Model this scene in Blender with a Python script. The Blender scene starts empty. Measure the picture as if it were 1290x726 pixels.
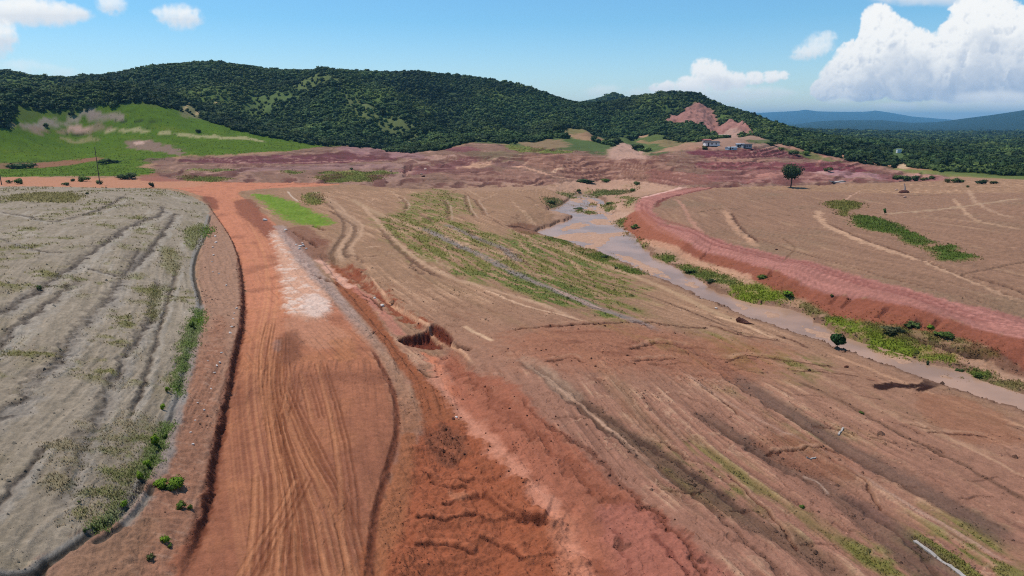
import bpy, math, random
import numpy as np
rng = np.random.default_rng(7)
random.seed(7)
sc = bpy.context.scene
COL = sc.collection
F32 = np.float32
# ------------------------------------------------------------------ camera model (photo units: 1290 x 726)
CAMZ = 30.0
FOC = 860.0
PITCH = math.atan(211 / FOC)
cp, sp = math.cos(PITCH), math.sin(PITCH)
def ray(px, py):
    u = (np.asarray(px, float) - 645) / FOC; v = (363 - np.asarray(py, float)) / FOC
    return u, cp + v * sp, -sp + v * cp
def srgb(r, g, b, k=1.0):
    f = lambda c: (c / 255 / 12.92) if c / 255 <= .04045 else ((c / 255 + .055) / 1.055) ** 2.4
    return np.array([f(r) * k, f(g) * k, f(b) * k])
KA = 0.83                                   # photo value -> albedo
def A(r, g, b): return srgb(r, g, b, KA)
def sstep(a, b, x):
    t = np.clip((x - a) / (b - a), 0, 1); return t * t * (3 - 2 * t)
# ------------------------------------------------------------------ noise
TAB = rng.random((256, 256)).astype(F32) * 6.2832; GXT, GYT = np.cos(TAB), np.sin(TAB)
def vnoise(x, y, seed=0):
    cs_, sn_ = math.cos(seed * 1.7 + .6), math.sin(seed * 1.7 + .6); x, y = x * cs_ - y * sn_ + seed * 37.13, x * sn_ + y * cs_ + seed * 91.7
    xi = np.floor(x); yi = np.floor(y)
    fx = (x - xi).astype(F32); fy = (y - yi).astype(F32)
    xi = xi.astype(np.int64); yi = yi.astype(np.int64)
    rx, ry = fx, fy; fx = fx * fx * fx * (fx * (fx * 6 - 15) + 10); fy = fy * fy * fy * (fy * (fy * 6 - 15) + 10)
    x0 = xi & 255; x1 = (xi + 1) & 255; y0 = yi & 255; y1 = (yi + 1) & 255
    def gd(i_, j_, dx, dy): return GXT[i_, j_] * dx + GYT[i_, j_] * dy
    a = gd(x0, y0, rx, ry); b = gd(x1, y0, rx - 1, ry); c = gd(x0, y1, rx, ry - 1); d = gd(x1, y1, rx - 1, ry - 1)
    a = a + (b - a) * fx; c = c + (d - c) * fx
    return (a + (c - a) * fy) * 1.55
def fbm(x, y, o=4, seed=0, g=.5):
    t = np.zeros(np.shape(x), F32); am = 1; s = 0
    for i in range(o):
        t += am * vnoise(x, y, seed + i * 3); s += am; am *= g
        x, y = 1.6 * x + 1.2 * y, -1.2 * x + 1.6 * y
    return t / s * 1.5
# ------------------------------------------------------------------ large terrain form: control points
ctl = []
def cz(*pts):
    for px, py, z in pts:
        a, b, c = ray(px, py); k = (z - CAMZ) / c; ctl.append((a * k, b * k, z))
def cd(*pts):
    for px, py, D in pts:
        a, b, c = ray(px, py); h = math.hypot(a, b); ctl.append((a / h * D, b / h * D, CAMZ + c / h * D))
# grey terraced field and its crest
cz((-250, 700, 7), (-250, 400, 9), (-250, 250, 9), (-250, 228, 5), (-250, 205, 9), (0, 726, 4), (0, 600, 5), (0, 450, 6), (0, 350, 6.5),
   (60, 726, 2.8), (110, 600, 3.6), (100, 450, 4.8), (100, 300, 6), (0, 262, 6.4), (0, 242, 5.8), (100, 244, 5.5), (180, 400, 3.6), (195, 300, 4.2), (240, 330, 2), (252, 275, 2),
   (200, 241, 4), (155, 640, 2), (215, 520, 1.8))
# road bench
cz((225, 726, 0), (300, 726, 0), (450, 726, 0), (380, 600, 0), (280, 560, 0), (480, 560, 0), (380, 480, 0), (320, 350, 0), (290, 270, .3), (400, 390, 0), (300, 240, .8), (220, 233, 1), (150, 229, 2), (0, 229, 2.5), (400, 232, 1), (60, 228, 2.2))
# green fields on the left
cz((100, 216, 3), (0, 200, 6), (100, 180, 14), (250, 200, 5), (300, 215, 2), (380, 205, 4), (450, 192, 7.5), (500, 188, 6), (515, 230, 0), (420, 215, 2), (0, 217, 3), (200, 218, 2.5))
cd((0, 159, 600), (60, 149, 635), (110, 135, 645), (160, 135, 640), (210, 139, 635), (300, 166, 600), (400, 183, 590), (-250, 165, 560))
# middle distance benches
cd((600, 182, 520), (600, 177, 580), (700, 186, 520), (760, 187, 520), (800, 188, 560), (660, 184, 520))
cz((700, 200, 7), (700, 232, -2), (600, 225, -.5), (820, 205, 6), (820, 232, -2.6), (760, 225, -2), (600, 205, 5))
cd((940, 178, 520), (900, 184, 490), (860, 185, 500))
cz((940, 215, 3), (1000, 236, 0), (1000, 192, 8), (1100, 215, 1), (1200, 228, .3), (1290, 229, 1.5), (1060, 205, 4), (900, 230, 0), (1450, 230, 4))
# valley slope, stream, far bank
cz((500, 260, -.5), (600, 300, -2), (560, 255, -.8), (680, 270, -3.2), (700, 340, -4.2), (800, 400, -4.2), (640, 500, -1.2), (560, 470, -2.3), (600, 520, -2.3), (520, 420, -2), (460, 360, -1.4), (500, 600, -.9), (520, 726, -1.2),
   (640, 640, -2.6), (640, 726, -3), (760, 690, -3), (860, 700, -2.4), (750, 560, -1.6), (900, 600, -2.8), (1000, 500, -4.6), (860, 450, -4), (1290, 726, -5.4), (1100, 640, -4.4), (1290, 600, -5.6), (1000, 726, -3.6), (1150, 520, -5.4), (1450, 650, -6), (1450, 726, -6),
   (450, 300, -.6), (420, 260, 0), (640, 380, -2.6))
cz((1290, 500, -6.5), (1150, 455, -6.5), (1000, 402, -6.5), (880, 360, -6.4), (760, 312, -6.2), (720, 268, -5.6), (700, 250, -4.5), (1450, 545, -6.6),
   (1290, 468, -6), (1000, 378, -5.6), (860, 320, -5.2), (800, 285, -4.8), (1450, 505, -6.2))
cz((1290, 428, -3), (1290, 402, -3), (1150, 390, -2.4), (1000, 347, -1.9), (1000, 328, -1.9), (860, 303, -2.6), (830, 272, -1.8), (810, 252, -1.4), (1450, 470, -3), (1450, 440, -3), (900, 240, -.6))
cz((1750, 640, -6.6), (1750, 600, -6.2), (1750, 560, -3), (1750, 520, -3), (1750, 440, -1.5), (1750, 300, 4), (1750, 726, -6))
cz((1290, 375, -1.6), (1290, 300, 2), (1290, 250, 4), (1150, 300, .8), (1150, 255, 1), (1000, 300, -.6), (1000, 262, 0), (900, 275, -1), (1450, 380, -1), (1450, 280, 4), (1080, 340, -.8))
# wooded hills
cd(*[(x, y + 5, D) for x, y, D in [(-250, 88, 1150), (0, 87, 1100), (60, 96, 1100), (110, 96, 1100), (160, 91, 1080), (200, 83, 1050), (270, 77, 1000), (330, 84, 1020), (400, 91, 1050), (470, 88, 1050), (530, 88, 1050), (600, 95, 1050), (670, 108, 1030), (745, 128, 1000),
    (800, 126, 1150), (830, 120, 1100), (860, 119, 1080), (890, 124, 1050), (920, 135, 1000), (950, 145, 950), (985, 155, 900), (755, 124, 1800), (775, 115, 1800), (797, 126, 1800)]])
cd((-250, 150, 1500), (0, 150, 1500), (270, 150, 1450), (530, 150, 1450), (745, 160, 1350), (860, 160, 1450), (920, 165, 1400), (775, 150, 2400), (985, 172, 1300))
cd((-250, 130, 800), (0, 130, 800), (100, 122, 800), (250, 118, 790), (250, 148, 690), (350, 150, 720), (420, 124, 800), (480, 150, 700), (540, 180, 600), (565, 142, 850), (620, 170, 640), (650, 140, 850), (700, 160, 700),
   (830, 160, 750), (880, 148, 830), (900, 174, 570), (960, 176, 600), (780, 166, 720), (1000, 186, 560), (1040, 176, 800), (1100, 180, 1000), (1100, 193, 640), (1180, 206, 580), (1200, 182, 1300), (1290, 182, 1200), (1250, 214, 500), (1290, 217, 480), (1100, 170, 2300), (1290, 170, 2700), (1450, 215, 480), (1450, 172, 2500), (1200, 174, 2300))
cd(*[(x, 1500, 14) for x in (-600, 200, 645, 1100, 1900)]) if False else None
for a in (-50, -35, -20, -5, 10, 22, 30, 37, 50):
    for r_, z_ in ((3600, -26), (9000, -28), (27000, -28)): ctl.append((r_ * math.sin(math.radians(a)), r_ * math.cos(math.radians(a)), z_))
for a, z in ((-55, 6), (-30, 3), (0, -1), (30, -4), (55, -6)): ctl.append((12 * math.sin(math.radians(a)), 12 * math.cos(math.radians(a)), z))
ctl = np.array(ctl)
def uvw(x, y): return np.stack([np.arctan2(x, y) * 2.2, np.log(np.hypot(x, y))], -1)
CP = uvw(ctl[:, 0], ctl[:, 1]); CZ = np.arcsinh(ctl[:, 2] / 8.0)
def ker(d2): return np.where(d2 > 1e-12, .5 * d2 * np.log(np.maximum(d2, 1e-12)), 0)
n = len(CP); d2 = ((CP[:, None] - CP[None]) ** 2).sum(-1)
P1 = np.hstack([np.ones((n, 1)), CP]); M = np.zeros((n + 3, n + 3)); M[:n, :n] = ker(d2) + np.eye(n) * 4e-4; M[:n, n:] = P1; M[n:, :n] = P1.T
WT = np.linalg.solve(M, np.concatenate([CZ, [0, 0, 0]]))
def base(x, y):
    q = uvw(x.ravel(), y.ravel()).astype(F32); out = np.empty(len(q), F32); CPf = CP.astype(F32); w = WT.astype(F32)
    for i in range(0, len(q), 60000):
        b = q[i:i + 60000]; D2 = np.maximum((b[:, :1] - CPf[:, 0]) ** 2 + (b[:, 1:] - CPf[:, 1]) ** 2, 1e-12)
        out[i:i + 60000] = (D2 * np.log(D2) * .5) @ w[:n] + w[n] + b @ w[n + 1:]
    return (np.sinh(out) * 8).reshape(x.shape)
# terrain sampled on a grid of directions and ranges around the viewpoint (finer where it is near)
az = np.concatenate([np.linspace(-80, -56, 50, endpoint=False), np.linspace(-56, -40, 60, endpoint=False), np.linspace(-40, 40, 1300, endpoint=False), np.linspace(40, 56, 60, endpoint=False), np.linspace(56, 80, 51)])
rs = [5.0]
while rs[-1] < 27000:
    r = rs[-1]; px_ = (r * r + 900) / (30 * 683) * .8
    rs.append(r + min(max(px_, .06 if r > 30 else .4), (.0068 if r < 1300 else .014) * r))
RS = np.array(rs); AZ = np.radians(az); NR, NA = len(RS), len(AZ)
X = (RS[:, None] * np.sin(AZ)[None]); Y = (RS[:, None] * np.cos(AZ)[None]); R = np.repeat(RS[:, None], NA, 1)
Z = base(X, Y).astype(np.float64)
def ridge(pts, D, wid):
    p = np.array(pts, float); a, b, c = ray(p[:, 0], p[:, 1]); e = np.interp(AZ, np.arctan2(a, b), c / np.hypot(a, b)); rr = D * (1 + .06 * np.sin(AZ * 9 + D))[None]
    return (CAMZ + 28 + e[None] * rr) * np.exp(-((R - rr) / np.where(R < rr, wid, wid * .6)) ** 2)
fk = sstep(2900, 3800, R); Z = Z * (1 - fk) - 28 * fk
Z += fk * np.maximum(ridge([(-300, 158), (900, 160), (985, 158), (1000, 157), (1030, 153), (1060, 151.5), (1110, 151.5), (1150, 155), (1180, 154), (1210, 150), (1250, 145), (1290, 139), (1450, 126), (1700, 120)], 8500, 1900), ridge([(-300, 150), (900, 146), (955, 142.5), (985, 141), (1003, 140), (1015, 138.5), (1030, 140.5), (1060, 141.2), (1090, 141), (1103, 139.5), (1120, 142), (1150, 147), (1200, 151), (1230, 154), (1290, 156), (1700, 150)], 20000, 4000))
ZB = Z.copy()
print('grid', NR, NA, NR * NA)
def gsample(Zg, x, y):
    r = np.hypot(x, y); a = np.arctan2(x, y)
    i = np.clip(np.searchsorted(RS, r) - 1, 0, NR - 2); j = np.clip(np.searchsorted(AZ, a) - 1, 0, NA - 2)
    fr = np.clip((r - RS[i]) / (RS[i + 1] - RS[i]), 0, 1); fa = np.clip((a - AZ[j]) / (AZ[j + 1] - AZ[j]), 0, 1)
    return (Zg[i, j] * (1 - fr) + Zg[i + 1, j] * fr) * (1 - fa) + (Zg[i, j + 1] * (1 - fr) + Zg[i + 1, j + 1] * fr) * fa
def G(pts, plane=None, Zg=None):
    """photo points -> places on the terrain (N,2)"""
    p = np.array(pts, float); a, b, c = ray(p[:, 0], p[:, 1])
    if plane is not None:
        k = (plane - CAMZ) / np.minimum(c, -.01); return np.stack([a * k, b * k], -1)
    if Zg is None: Zg = ZB
    h = np.hypot(a, b); t = np.geomspace(12, 26900, 800)
    D = gsample(Zg, (a / h)[:, None] * t, (b / h)[:, None] * t) - (CAMZ + (c / h)[:, None] * t)
    hit = np.argmax(D > 0, 1); hit = np.where((D > 0).any(1), hit, 799); lo = t[np.maximum(hit - 1, 0)]; hi = t[hit]
    for _ in range(18):
        m = (lo + hi) / 2; under = gsample(Zg, a / h * m, b / h * m) > CAMZ + c / h * m
        hi = np.where(under, m, hi); lo = np.where(under, lo, m)
    return np.stack([a / h * hi, b / h * hi], -1)
def spline(P, k=5, closed=False):
    P = np.asarray(P); n = len(P)
    if n < 3: return P
    Q = np.vstack([P[-1:], P, P[:2]]) if closed else np.vstack([2 * P[:1] - P[1:2], P, 2 * P[-1:] - P[-2:-1]])
    out = []
    for i in range(n if closed else n - 1):
        p0, p1, p2, p3 = Q[i:i + 4]
        for t in np.linspace(0, 1, k, endpoint=False):
            out.append(.5 * (2 * p1 + (p2 - p0) * t + (2 * p0 - 5 * p1 + 4 * p2 - p3) * t * t + (3 * p1 - p0 - 3 * p2 + p3) * t ** 3))
    if not closed: out.append(P[-1])
    return np.array(out)
XF, YF, RF = X.ravel().astype(F32), Y.ravel().astype(F32), R.ravel().astype(F32)
ZF = Z.ravel()
def near(P, m):
    return np.nonzero((XF > P[:, 0].min() - m) & (XF < P[:, 0].max() + m) & (YF > P[:, 1].min() - m) & (YF < P[:, 1].max() + m))[0]
def pline(P, idx):
    """distance, signed distance (+ on the right of travel) and arc length to a polyline"""
    x, y = XF[idx], YF[idx]; best = np.full(len(idx), 1e9, F32); sg = np.zeros(len(idx), F32); al = np.zeros(len(idx), F32); L = 0
    for (ax, ay), (bx, by) in zip(P[:-1], P[1:]):
        dx, dy = bx - ax, by - ay; l2 = dx * dx + dy * dy + 1e-9
        t = np.clip(((x - ax) * dx + (y - ay) * dy) / l2, 0, 1); ex = x - ax - t * dx; ey = y - ay - t * dy; d = ex * ex + ey * ey
        m = d < best; best[m] = d[m]; sg[m] = np.sign(dy * ex - dx * ey)[m]; al[m] = (L + t * math.sqrt(l2))[m]; L += math.sqrt(l2)
    d = np.sqrt(best); return d, d * sg, al
def pgon(P, idx):
    """signed distance, positive inside a polygon"""
    x, y = XF[idx], YF[idx]; ins = np.zeros(len(idx), bool)
    for (ax, ay), (bx, by) in zip(P, np.roll(P, -1, 0)):
        c = ((ay > y) != (by > y))
        if c.any(): ins ^= c & (x < (bx - ax) * (y - ay) / ((by - ay) if abs(by - ay) > 1e-9 else 1e-9) + ax)
    d = pline(np.vstack([P, P[:1]]), idx)[0]
    return np.where(ins, d, -d)
# shared noise fields
N05 = fbm(XF / .6, YF / .6, 2, 1); N2 = fbm(XF / 2.2, YF / 2.2, 4, 2); N8 = fbm(XF / 9, YF / 9, 4, 3); N40 = fbm(XF / 45, YF / 45, 4, 4); N02 = vnoise(XF / .22, YF / .22, 5)
NL = fbm(np.arctan2(XF, YF) * 60, np.log(RF) * 60, 4, 6)           # noise whose grain grows with range
C = np.empty((len(XF), 3), F32); GW = np.zeros(len(XF), F32); LAB = np.zeros(len(XF), np.int8)
C[:] = A(160, 124, 98)
def paint(idx, col, w):
    C[idx] += (np.asarray(col, F32) - C[idx]) * w[:, None].astype(F32)
def edge(idx, amp, r0=1.): return (N2[idx] * .6 + N05[idx] * .25 + N8[idx] * .4) * amp
def area(pts, col, soft=.6, amp=.8, w=1., grass=None, bump=0., lab=None, plane=None, raise_=0., k=4):
    P = spline(G(pts, plane), k, True); rm = np.hypot(*P.mean(0)); soft = max(soft, rm * .003); amp = max(amp, rm * .006)
    idx = near(P, soft + amp * 2 + 1); s = pgon(P, idx) + (edge(idx, amp) if rm < 330 else NL[idx] * amp * 1.6)
    ww = sstep(-soft, soft, s) * w
    if col is not None: paint(idx, col, ww)
    if grass is not None: GW[idx] = GW[idx] * (1 - ww) + grass * ww
    elif col is not None: GW[idx] *= 1 - ww
    if bump: ZF[idx] += bump * ww * (N2[idx] + .5 * N05[idx])
    if raise_: ZF[idx] += raise_ * ww
    if lab is not None: LAB[idx[s > 0]] = lab
    return idx, ww, s
def line(pts, width, col=None, w=.8, depth=0., wob=.35, side=None, plane=None, fade=True, k=5, soft=.5):
    """a strip `width` metres wide along a line: colour and a groove (depth > 0) or bank (depth < 0)"""
    P = spline(G(pts, plane), k); rm = np.hypot(*P.mean(0)); wob *= width; hw = width / 2
    idx = near(P, width * 2.5 + 1); d, s, al = pline(P, idx)
    d = np.abs(s + N2[idx] * wob * 1.2 + N8[idx] * wob) + N05[idx] * wob * .3
    ww = 1 - sstep(hw * (1 - soft), hw * (1 + soft), d)
    if fade:
        T = al.max() + 1e-6; ww = ww * sstep(0, .06, al / T) * (1 - sstep(.94, 1, al / T)); ww = ww * ((.72 + .4 * N8[idx]) if width < 2 else (.88 + .22 * N8[idx])).clip(0, 1)
    if col is not None: paint(idx, np.asarray(col) * (1.1 if col[0] > .28 else .92), np.clip(ww * w * 1.25, 0, 1))
    if depth: ZF[idx] -= (depth if depth > 0 else depth * .5) * np.exp(-(d / (hw * .9)) ** 2) * np.clip(ww * 1.5 + (0 if fade else 1), 0, 1)
    return idx, ww
def step(pts, h, width=.6, reach=6., wob=.5, col=None, plane=None):
    """a cut bank: ground on the LEFT of travel is raised by h, dropping over `width`"""
    P = spline(G(pts, plane), 5); idx = near(P, reach * 2); d, s, al = pline(P, idx); T = al.max()
    s = -s + (N2[idx] * .7 + N05[idx] * .35) * wob
    f = sstep(-width / 2, width / 2, s) * np.exp(-np.maximum(s, 0) / reach) * sstep(0, .05, al / T) * (1 - sstep(.95, 1, al / T))
    f *= (d < reach * 2 - .1); ZF[idx] += h * f
    if col is not None: paint(idx, col, (1 - sstep(width * .3, width * .9, np.abs(s))) * .8 * sstep(0, .05, al / T) * (1 - sstep(.95, 1, al / T)))
# ================================================================== LAYERS
exec_all = True
allv = np.arange(len(XF))
# axes the scrape lines follow
axC = spline(G([(380, 236), (450, 256), (530, 286), (600, 318), (650, 345), (720, 375), (790, 402), (850, 428), (950, 492), (1050, 556), (1150, 610), (1290, 692), (1420, 770)]), 4)
axL = spline(G([(200, 242), (240, 255), (262, 266), (252, 300), (242, 340), (250, 390), (232, 450), (215, 520), (185, 580), (155, 640), (100, 680), (40, 760)]), 4)
axR = spline(G([(760, 250), (800, 262), (860, 296), (930, 322), (1000, 338), (1100, 366), (1200, 392), (1290, 415), (1450, 455), (1760, 540)]), 4)
axW = spline(G([(300, 240), (315, 270), (340, 320), (345, 370), (338, 420), (336, 480), (350, 560), (372, 640), (400, 726), (420, 800)]), 4)
nearI = np.nonzero(RF < 420)[0]
dC, sC, aC = pline(axC, nearI); dL, sL, aL = pline(axL, nearI); dR, sR, aR = pline(axR, nearI); dW, sW, aW = pline(axW, nearI)
# base tones by area ------------------------------------------------
n_ = (N40 * .6 + N8 * .4)
C *= (1 + .16 * n_ + .10 * N2)[:, None]
# valley slope: lighter far, darker and redder near
idx = nearI
w = sstep(150, 55, RF[idx]); paint(idx, A(157, 111, 93), w * .85)
strk = 1.25 * fbm(sC / 1.1, aC / 22, 4, 11, .6); sm_ = .35 + .95 * sstep(-.3, .4, N40[idx] * .7 + N8[idx] * .5); strk = strk * sm_; strk2 = sm_ * fbm(sC / .6, aC / 9, 2, 12, .6) * sstep(260, 120, RF[idx])
C[idx] *= (1 + .26 * strk + .15 * strk2)[:, None]; ZF[idx] += .12 * strk + .05 * strk2 * sstep(200, 80, RF[idx])
w = sstep(.15, .8, fbm(sC / 6, aC / 40, 4, 13) + .2 * N2[idx]) * .5; paint(idx, A(138, 112, 82), w * .6)      # dry grassy film
w = sstep(.35, .9, strk + .4 * N2[idx]) * .5; paint(idx, A(196, 158, 128), w)                          # pale scraped streaks
w = sstep(.3, .8, fbm(sC / 2.5, aC / 12, 4, 19) - .1) * .35; paint(idx, A(122, 76, 56), w)
rg = 1 - np.abs(fbm(sC / 2.4 + N2[idx] * .5, aC / 7 + N8[idx] * .6, 3, 26)) * 2.2; msk = (sC > -4) * sstep(200, 110, RF[idx]) * sstep(-.2, .5, N8[idx] + N40[idx] * .6)
paint(idx, A(196, 156, 128), sstep(.72, .98, rg) * msk * .5); ZF[idx] += sstep(.6, 1, rg) * msk * .07
rg = 1 - np.abs(fbm(sC / 1.2 + N2[idx] * .5, aC / 5 + N8[idx] * .6, 3, 27)) * 2.2; paint(idx, A(100, 68, 54), sstep(.8, 1., rg) * sstep(220, 110, RF[idx]) * sstep(-.1, .5, -N8[idx]) * .5); ZF[idx] -= sstep(.8, 1., rg) * sstep(220, 110, RF[idx]) * sstep(-.1, .5, -N8[idx]) * .08
# green film in the middle of the slope
for pts, st in (([(480, 270), (560, 275), (640, 300), (720, 325), (790, 350), (800, 395), (720, 385), (640, 365), (560, 335), (500, 310)], .55), ([(520, 245), (560, 238), (600, 262), (560, 275), (515, 268)], .4), ([(640, 290), (700, 300), (740, 318), (800, 345), (720, 335), (650, 318)], .5),
                ([(580, 345), (700, 352), (760, 395), (680, 375)], .6), ([(720, 385), (800, 420), (900, 440), (860, 455), (760, 410)], .35), ([(880, 415), (960, 440), (1040, 470), (960, 470)], .4), ([(1150, 680), (1230, 670), (1300, 720), (1290, 740), (1200, 740)], .6),
                ([(1000, 640), (1100, 680), (1150, 726), (1040, 700)], .45), ([(870, 560), (930, 590), (990, 640), (940, 640), (880, 600)], .35), ([(1000, 620), (1020, 640), (980, 640)], .3), ([(940, 500), (1000, 530), (1060, 560), (980, 540)], .25)):
    P = spline(G(pts), 4, True); ii = near(P, 12); s = pgon(P, ii)
    j = np.searchsorted(nearI, ii); j = np.clip(j, 0, len(nearI) - 1)
    f = sstep(-4, 4, s + N8[ii] * 5) * sstep(-.42, .30, fbm(sC[j] / 1.6, aC[j] / 14, 4, 14) + .5 * N2[ii]) * st * 1.75
    paint(ii, A(100, 112, 46), np.clip(f, 0, .7)); GW[ii] = np.maximum(GW[ii], np.clip(f - .5, 0, 1) * .25)
# right-hand field
Rm = (sR < 0) & (XF[idx] > 20) & (RF[idx] < 330)
i2 = idx[Rm]; s2, a2 = sR[Rm], aR[Rm]
w = sstep(0, 3, -s2); paint(i2, A(147, 112, 91), w * .9)
st = fbm(s2 / 1.6, a2 / 30, 4, 15, .6); C[i2] *= (1 + (.18 * st + .13 * fbm(s2 / .7, a2 / 10, 3, 16)) * w)[:, None]; ZF[i2] += .14 * st * w
paint(i2, A(133, 110, 88), w * sstep(.1, .7, N40[i2] + .4 * st) * .55); paint(i2, A(176, 140, 112), w * sstep(.3, .9, fbm(s2 / 3, a2 / 25, 4, 17)) * .6)
# ------------------------------------------------------------------ left: grey terraced field
gp = [(-300, 760), (-300, 236), (0, 234), (100, 236), (160, 236), (215, 240), (250, 252), (266, 266), (264, 285), (250, 305), (243, 335), (250, 380), (240, 430), (222, 500), (200, 560), (160, 635), (110, 672), (50, 705), (0, 735), (-60, 780)]
ii, ww, s = area(gp, A(158, 141, 124), .4, .5)
m = ww > .01; ii = ii[m]; ww = ww[m]; j = np.clip(np.searchsorted(nearI, ii), 0, len(nearI) - 1); sl, al = sL[j], aL[j]
g1 = fbm(sl / 2.6, al / 26, 4, 21, .55); g2 = fbm(sl / .8, al / 6, 2, 22, .6)
C[ii] *= (1 + ww * (.13 * g1 + .11 * g2 + .10 * N2[ii] + .10 * N05[ii]))[:, None]
paint(ii, A(182, 168, 154), ww * sstep(.2, .9, g1) * .6); paint(ii, A(136, 120, 96), ww * sstep(.1, .8, N8[ii] + .3 * N2[ii]) * .5)
gr = sstep(.05, .5, fbm(XF[ii] / 5, YF[ii] / 5, 4, 23) + .55 * N2[ii]) * sstep(.0, .5, fbm(XF[ii] / 18, YF[ii] / 18, 3, 24) + .15)
paint(ii, A(116, 112, 68), ww * np.clip(gr * .75 + .12, 0, 1)); GW[ii] = np.maximum(GW[ii], ww * gr * .12)
g3 = fbm(sl / .7, al / 45, 2, 25, .6) * sstep(190, 90, RF[ii]); C[ii] *= (1 + ww * .16 * g3)[:, None]; ZF[ii] += ww * (.09 * g1 + .05 * g2 + .04 * g3 + .02 * N05[ii])
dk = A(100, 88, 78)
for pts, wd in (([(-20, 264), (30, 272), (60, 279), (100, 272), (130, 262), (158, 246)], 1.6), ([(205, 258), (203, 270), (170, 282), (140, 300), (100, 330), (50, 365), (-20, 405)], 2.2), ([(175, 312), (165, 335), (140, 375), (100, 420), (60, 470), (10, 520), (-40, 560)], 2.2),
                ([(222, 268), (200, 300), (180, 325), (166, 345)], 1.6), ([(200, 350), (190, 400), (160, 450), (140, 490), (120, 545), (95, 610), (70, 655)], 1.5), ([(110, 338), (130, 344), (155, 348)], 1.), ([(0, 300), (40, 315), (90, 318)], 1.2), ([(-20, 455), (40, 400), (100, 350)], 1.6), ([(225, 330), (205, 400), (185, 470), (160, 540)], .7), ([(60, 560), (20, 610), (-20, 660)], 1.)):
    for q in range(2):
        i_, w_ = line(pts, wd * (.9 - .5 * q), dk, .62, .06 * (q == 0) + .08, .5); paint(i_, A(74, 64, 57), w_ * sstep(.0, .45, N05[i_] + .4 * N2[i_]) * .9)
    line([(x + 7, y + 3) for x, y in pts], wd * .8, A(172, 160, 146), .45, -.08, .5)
area([(20, 246), (60, 243), (100, 246), (90, 255), (40, 254), (10, 252)], A(122, 118, 66), 1, 2, .7, .35)
area([(235, 290), (258, 282), (262, 296), (240, 315)], A(112, 120, 62), .6, 1.2, .6, .4); area([(205, 310), (225, 320), (222, 345), (205, 335)], A(120, 118, 72), .6, 1.2, .5, .3); area([(190, 360), (205, 365), (196, 400), (188, 392)], A(112, 112, 62), .6, 1, .5, .4)
for pts, st in (([(165, 560), (195, 545), (190, 600), (150, 640), (110, 665), (100, 640), (140, 610)], .6), ([(140, 540), (185, 520), (180, 570), (140, 590)], .3), ([(70, 560), (110, 540), (110, 600), (70, 620)], .25), ([(150, 600), (180, 590), (165, 628), (135, 640)], .5)):
    P = spline(G(pts), 4, True); ii = near(P, 3); f = sstep(-1, 1.2, pgon(P, ii) + N2[ii] * 1.6) * sstep(-.25, .6, N2[ii] + .5 * N05[ii] + .1) * st; paint(ii, A(98, 110, 46), f); GW[ii] = np.maximum(GW[ii], f * .7)
# strip between the grey field and the road
area([(266, 262), (280, 285), (299, 320), (304, 390), (290, 460), (272, 560), (260, 625), (222, 740), (30, 740), (60, 712), (115, 676), (165, 640), (205, 565), (228, 500), (246, 430), (256, 380), (250, 340), (256, 305)], A(164, 126, 104), .3, .3, .95, bump=.12)
ii, ww, s = area([(275, 400), (285, 420), (270, 540), (255, 620), (225, 726), (150, 726), (215, 560), (245, 460)], A(150, 104, 82), 1., 1., .7)
paint(ii, A(186, 150, 128), ww * sstep(.1, .7, fbm(XF[ii] / 1.5, YF[ii] / .5, 4, 31)) * .6); ZF[ii] += ww * .1 * fbm(XF[ii] / 1.5, YF[ii] / .5, 4, 31)
area([(60, 726), (150, 660), (200, 650), (190, 700), (160, 740)], A(148, 112, 88), 1., 1., .6)
# ------------------------------------------------------------------ left dirt road
road = [(262, 252), (250, 246), (215, 237), (180, 233), (240, 229), (330, 230), (400, 229), (432, 231), (400, 235), (330, 238), (300, 243), (318, 258), (350, 285), (372, 305), (395, 345), (425, 385), (452, 412), (480, 450), (498, 490), (503, 535), (492, 590), (474, 650), (466, 745), (219, 745), (258, 640), (272, 570), (294, 460), (308, 392), (302, 325), (282, 285)]
ii, ww, s = area(road, A(164, 108, 82), .25, .35, lab=1)
j = np.clip(np.searchsorted(nearI, ii), 0, len(nearI) - 1); sw, aw = sW[j], aW[j]
t1 = fbm(sw / .55, aw / 140, 2, 33, .6); t2 = fbm(sw / 1.6, aw / 22, 3, 34)
paint(ii, A(142, 92, 72), ww * sstep(95, 50, RF[ii]) * .8); paint(ii, A(196, 130, 102), ww * sstep(80, 125, RF[ii]) * .9)
C[ii] *= (1 + ww * (.08 * N8[ii] + .07 * N2[ii] + .05 * N05[ii] + .1 * t2))[:, None]
tr = np.exp(-((sw - .6) / (3.0 + sstep(110, 45, RF[ii]) * 1.2)) ** 2) * ww; t1 = t1 * .7 + .5 * fbm(sw / .36, aw / 60, 2, 35) * sstep(120, 60, RF[ii])
C[ii] *= (1 + tr * (.24 * t1))[:, None]; paint(ii, A(190, 134, 98), tr * .5 * sstep(-.3, .5, t1)); ZF[ii] += tr * .022 * t1 + ww * .01 * t1
paint(ii, A(172, 116, 84), ww * sstep(.0, .7, N8[ii]) * .4); paint(ii, A(120, 76, 60), ww * sstep(.15, .8, -N8[ii] + .4 * N40[ii]) * .4)
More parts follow.
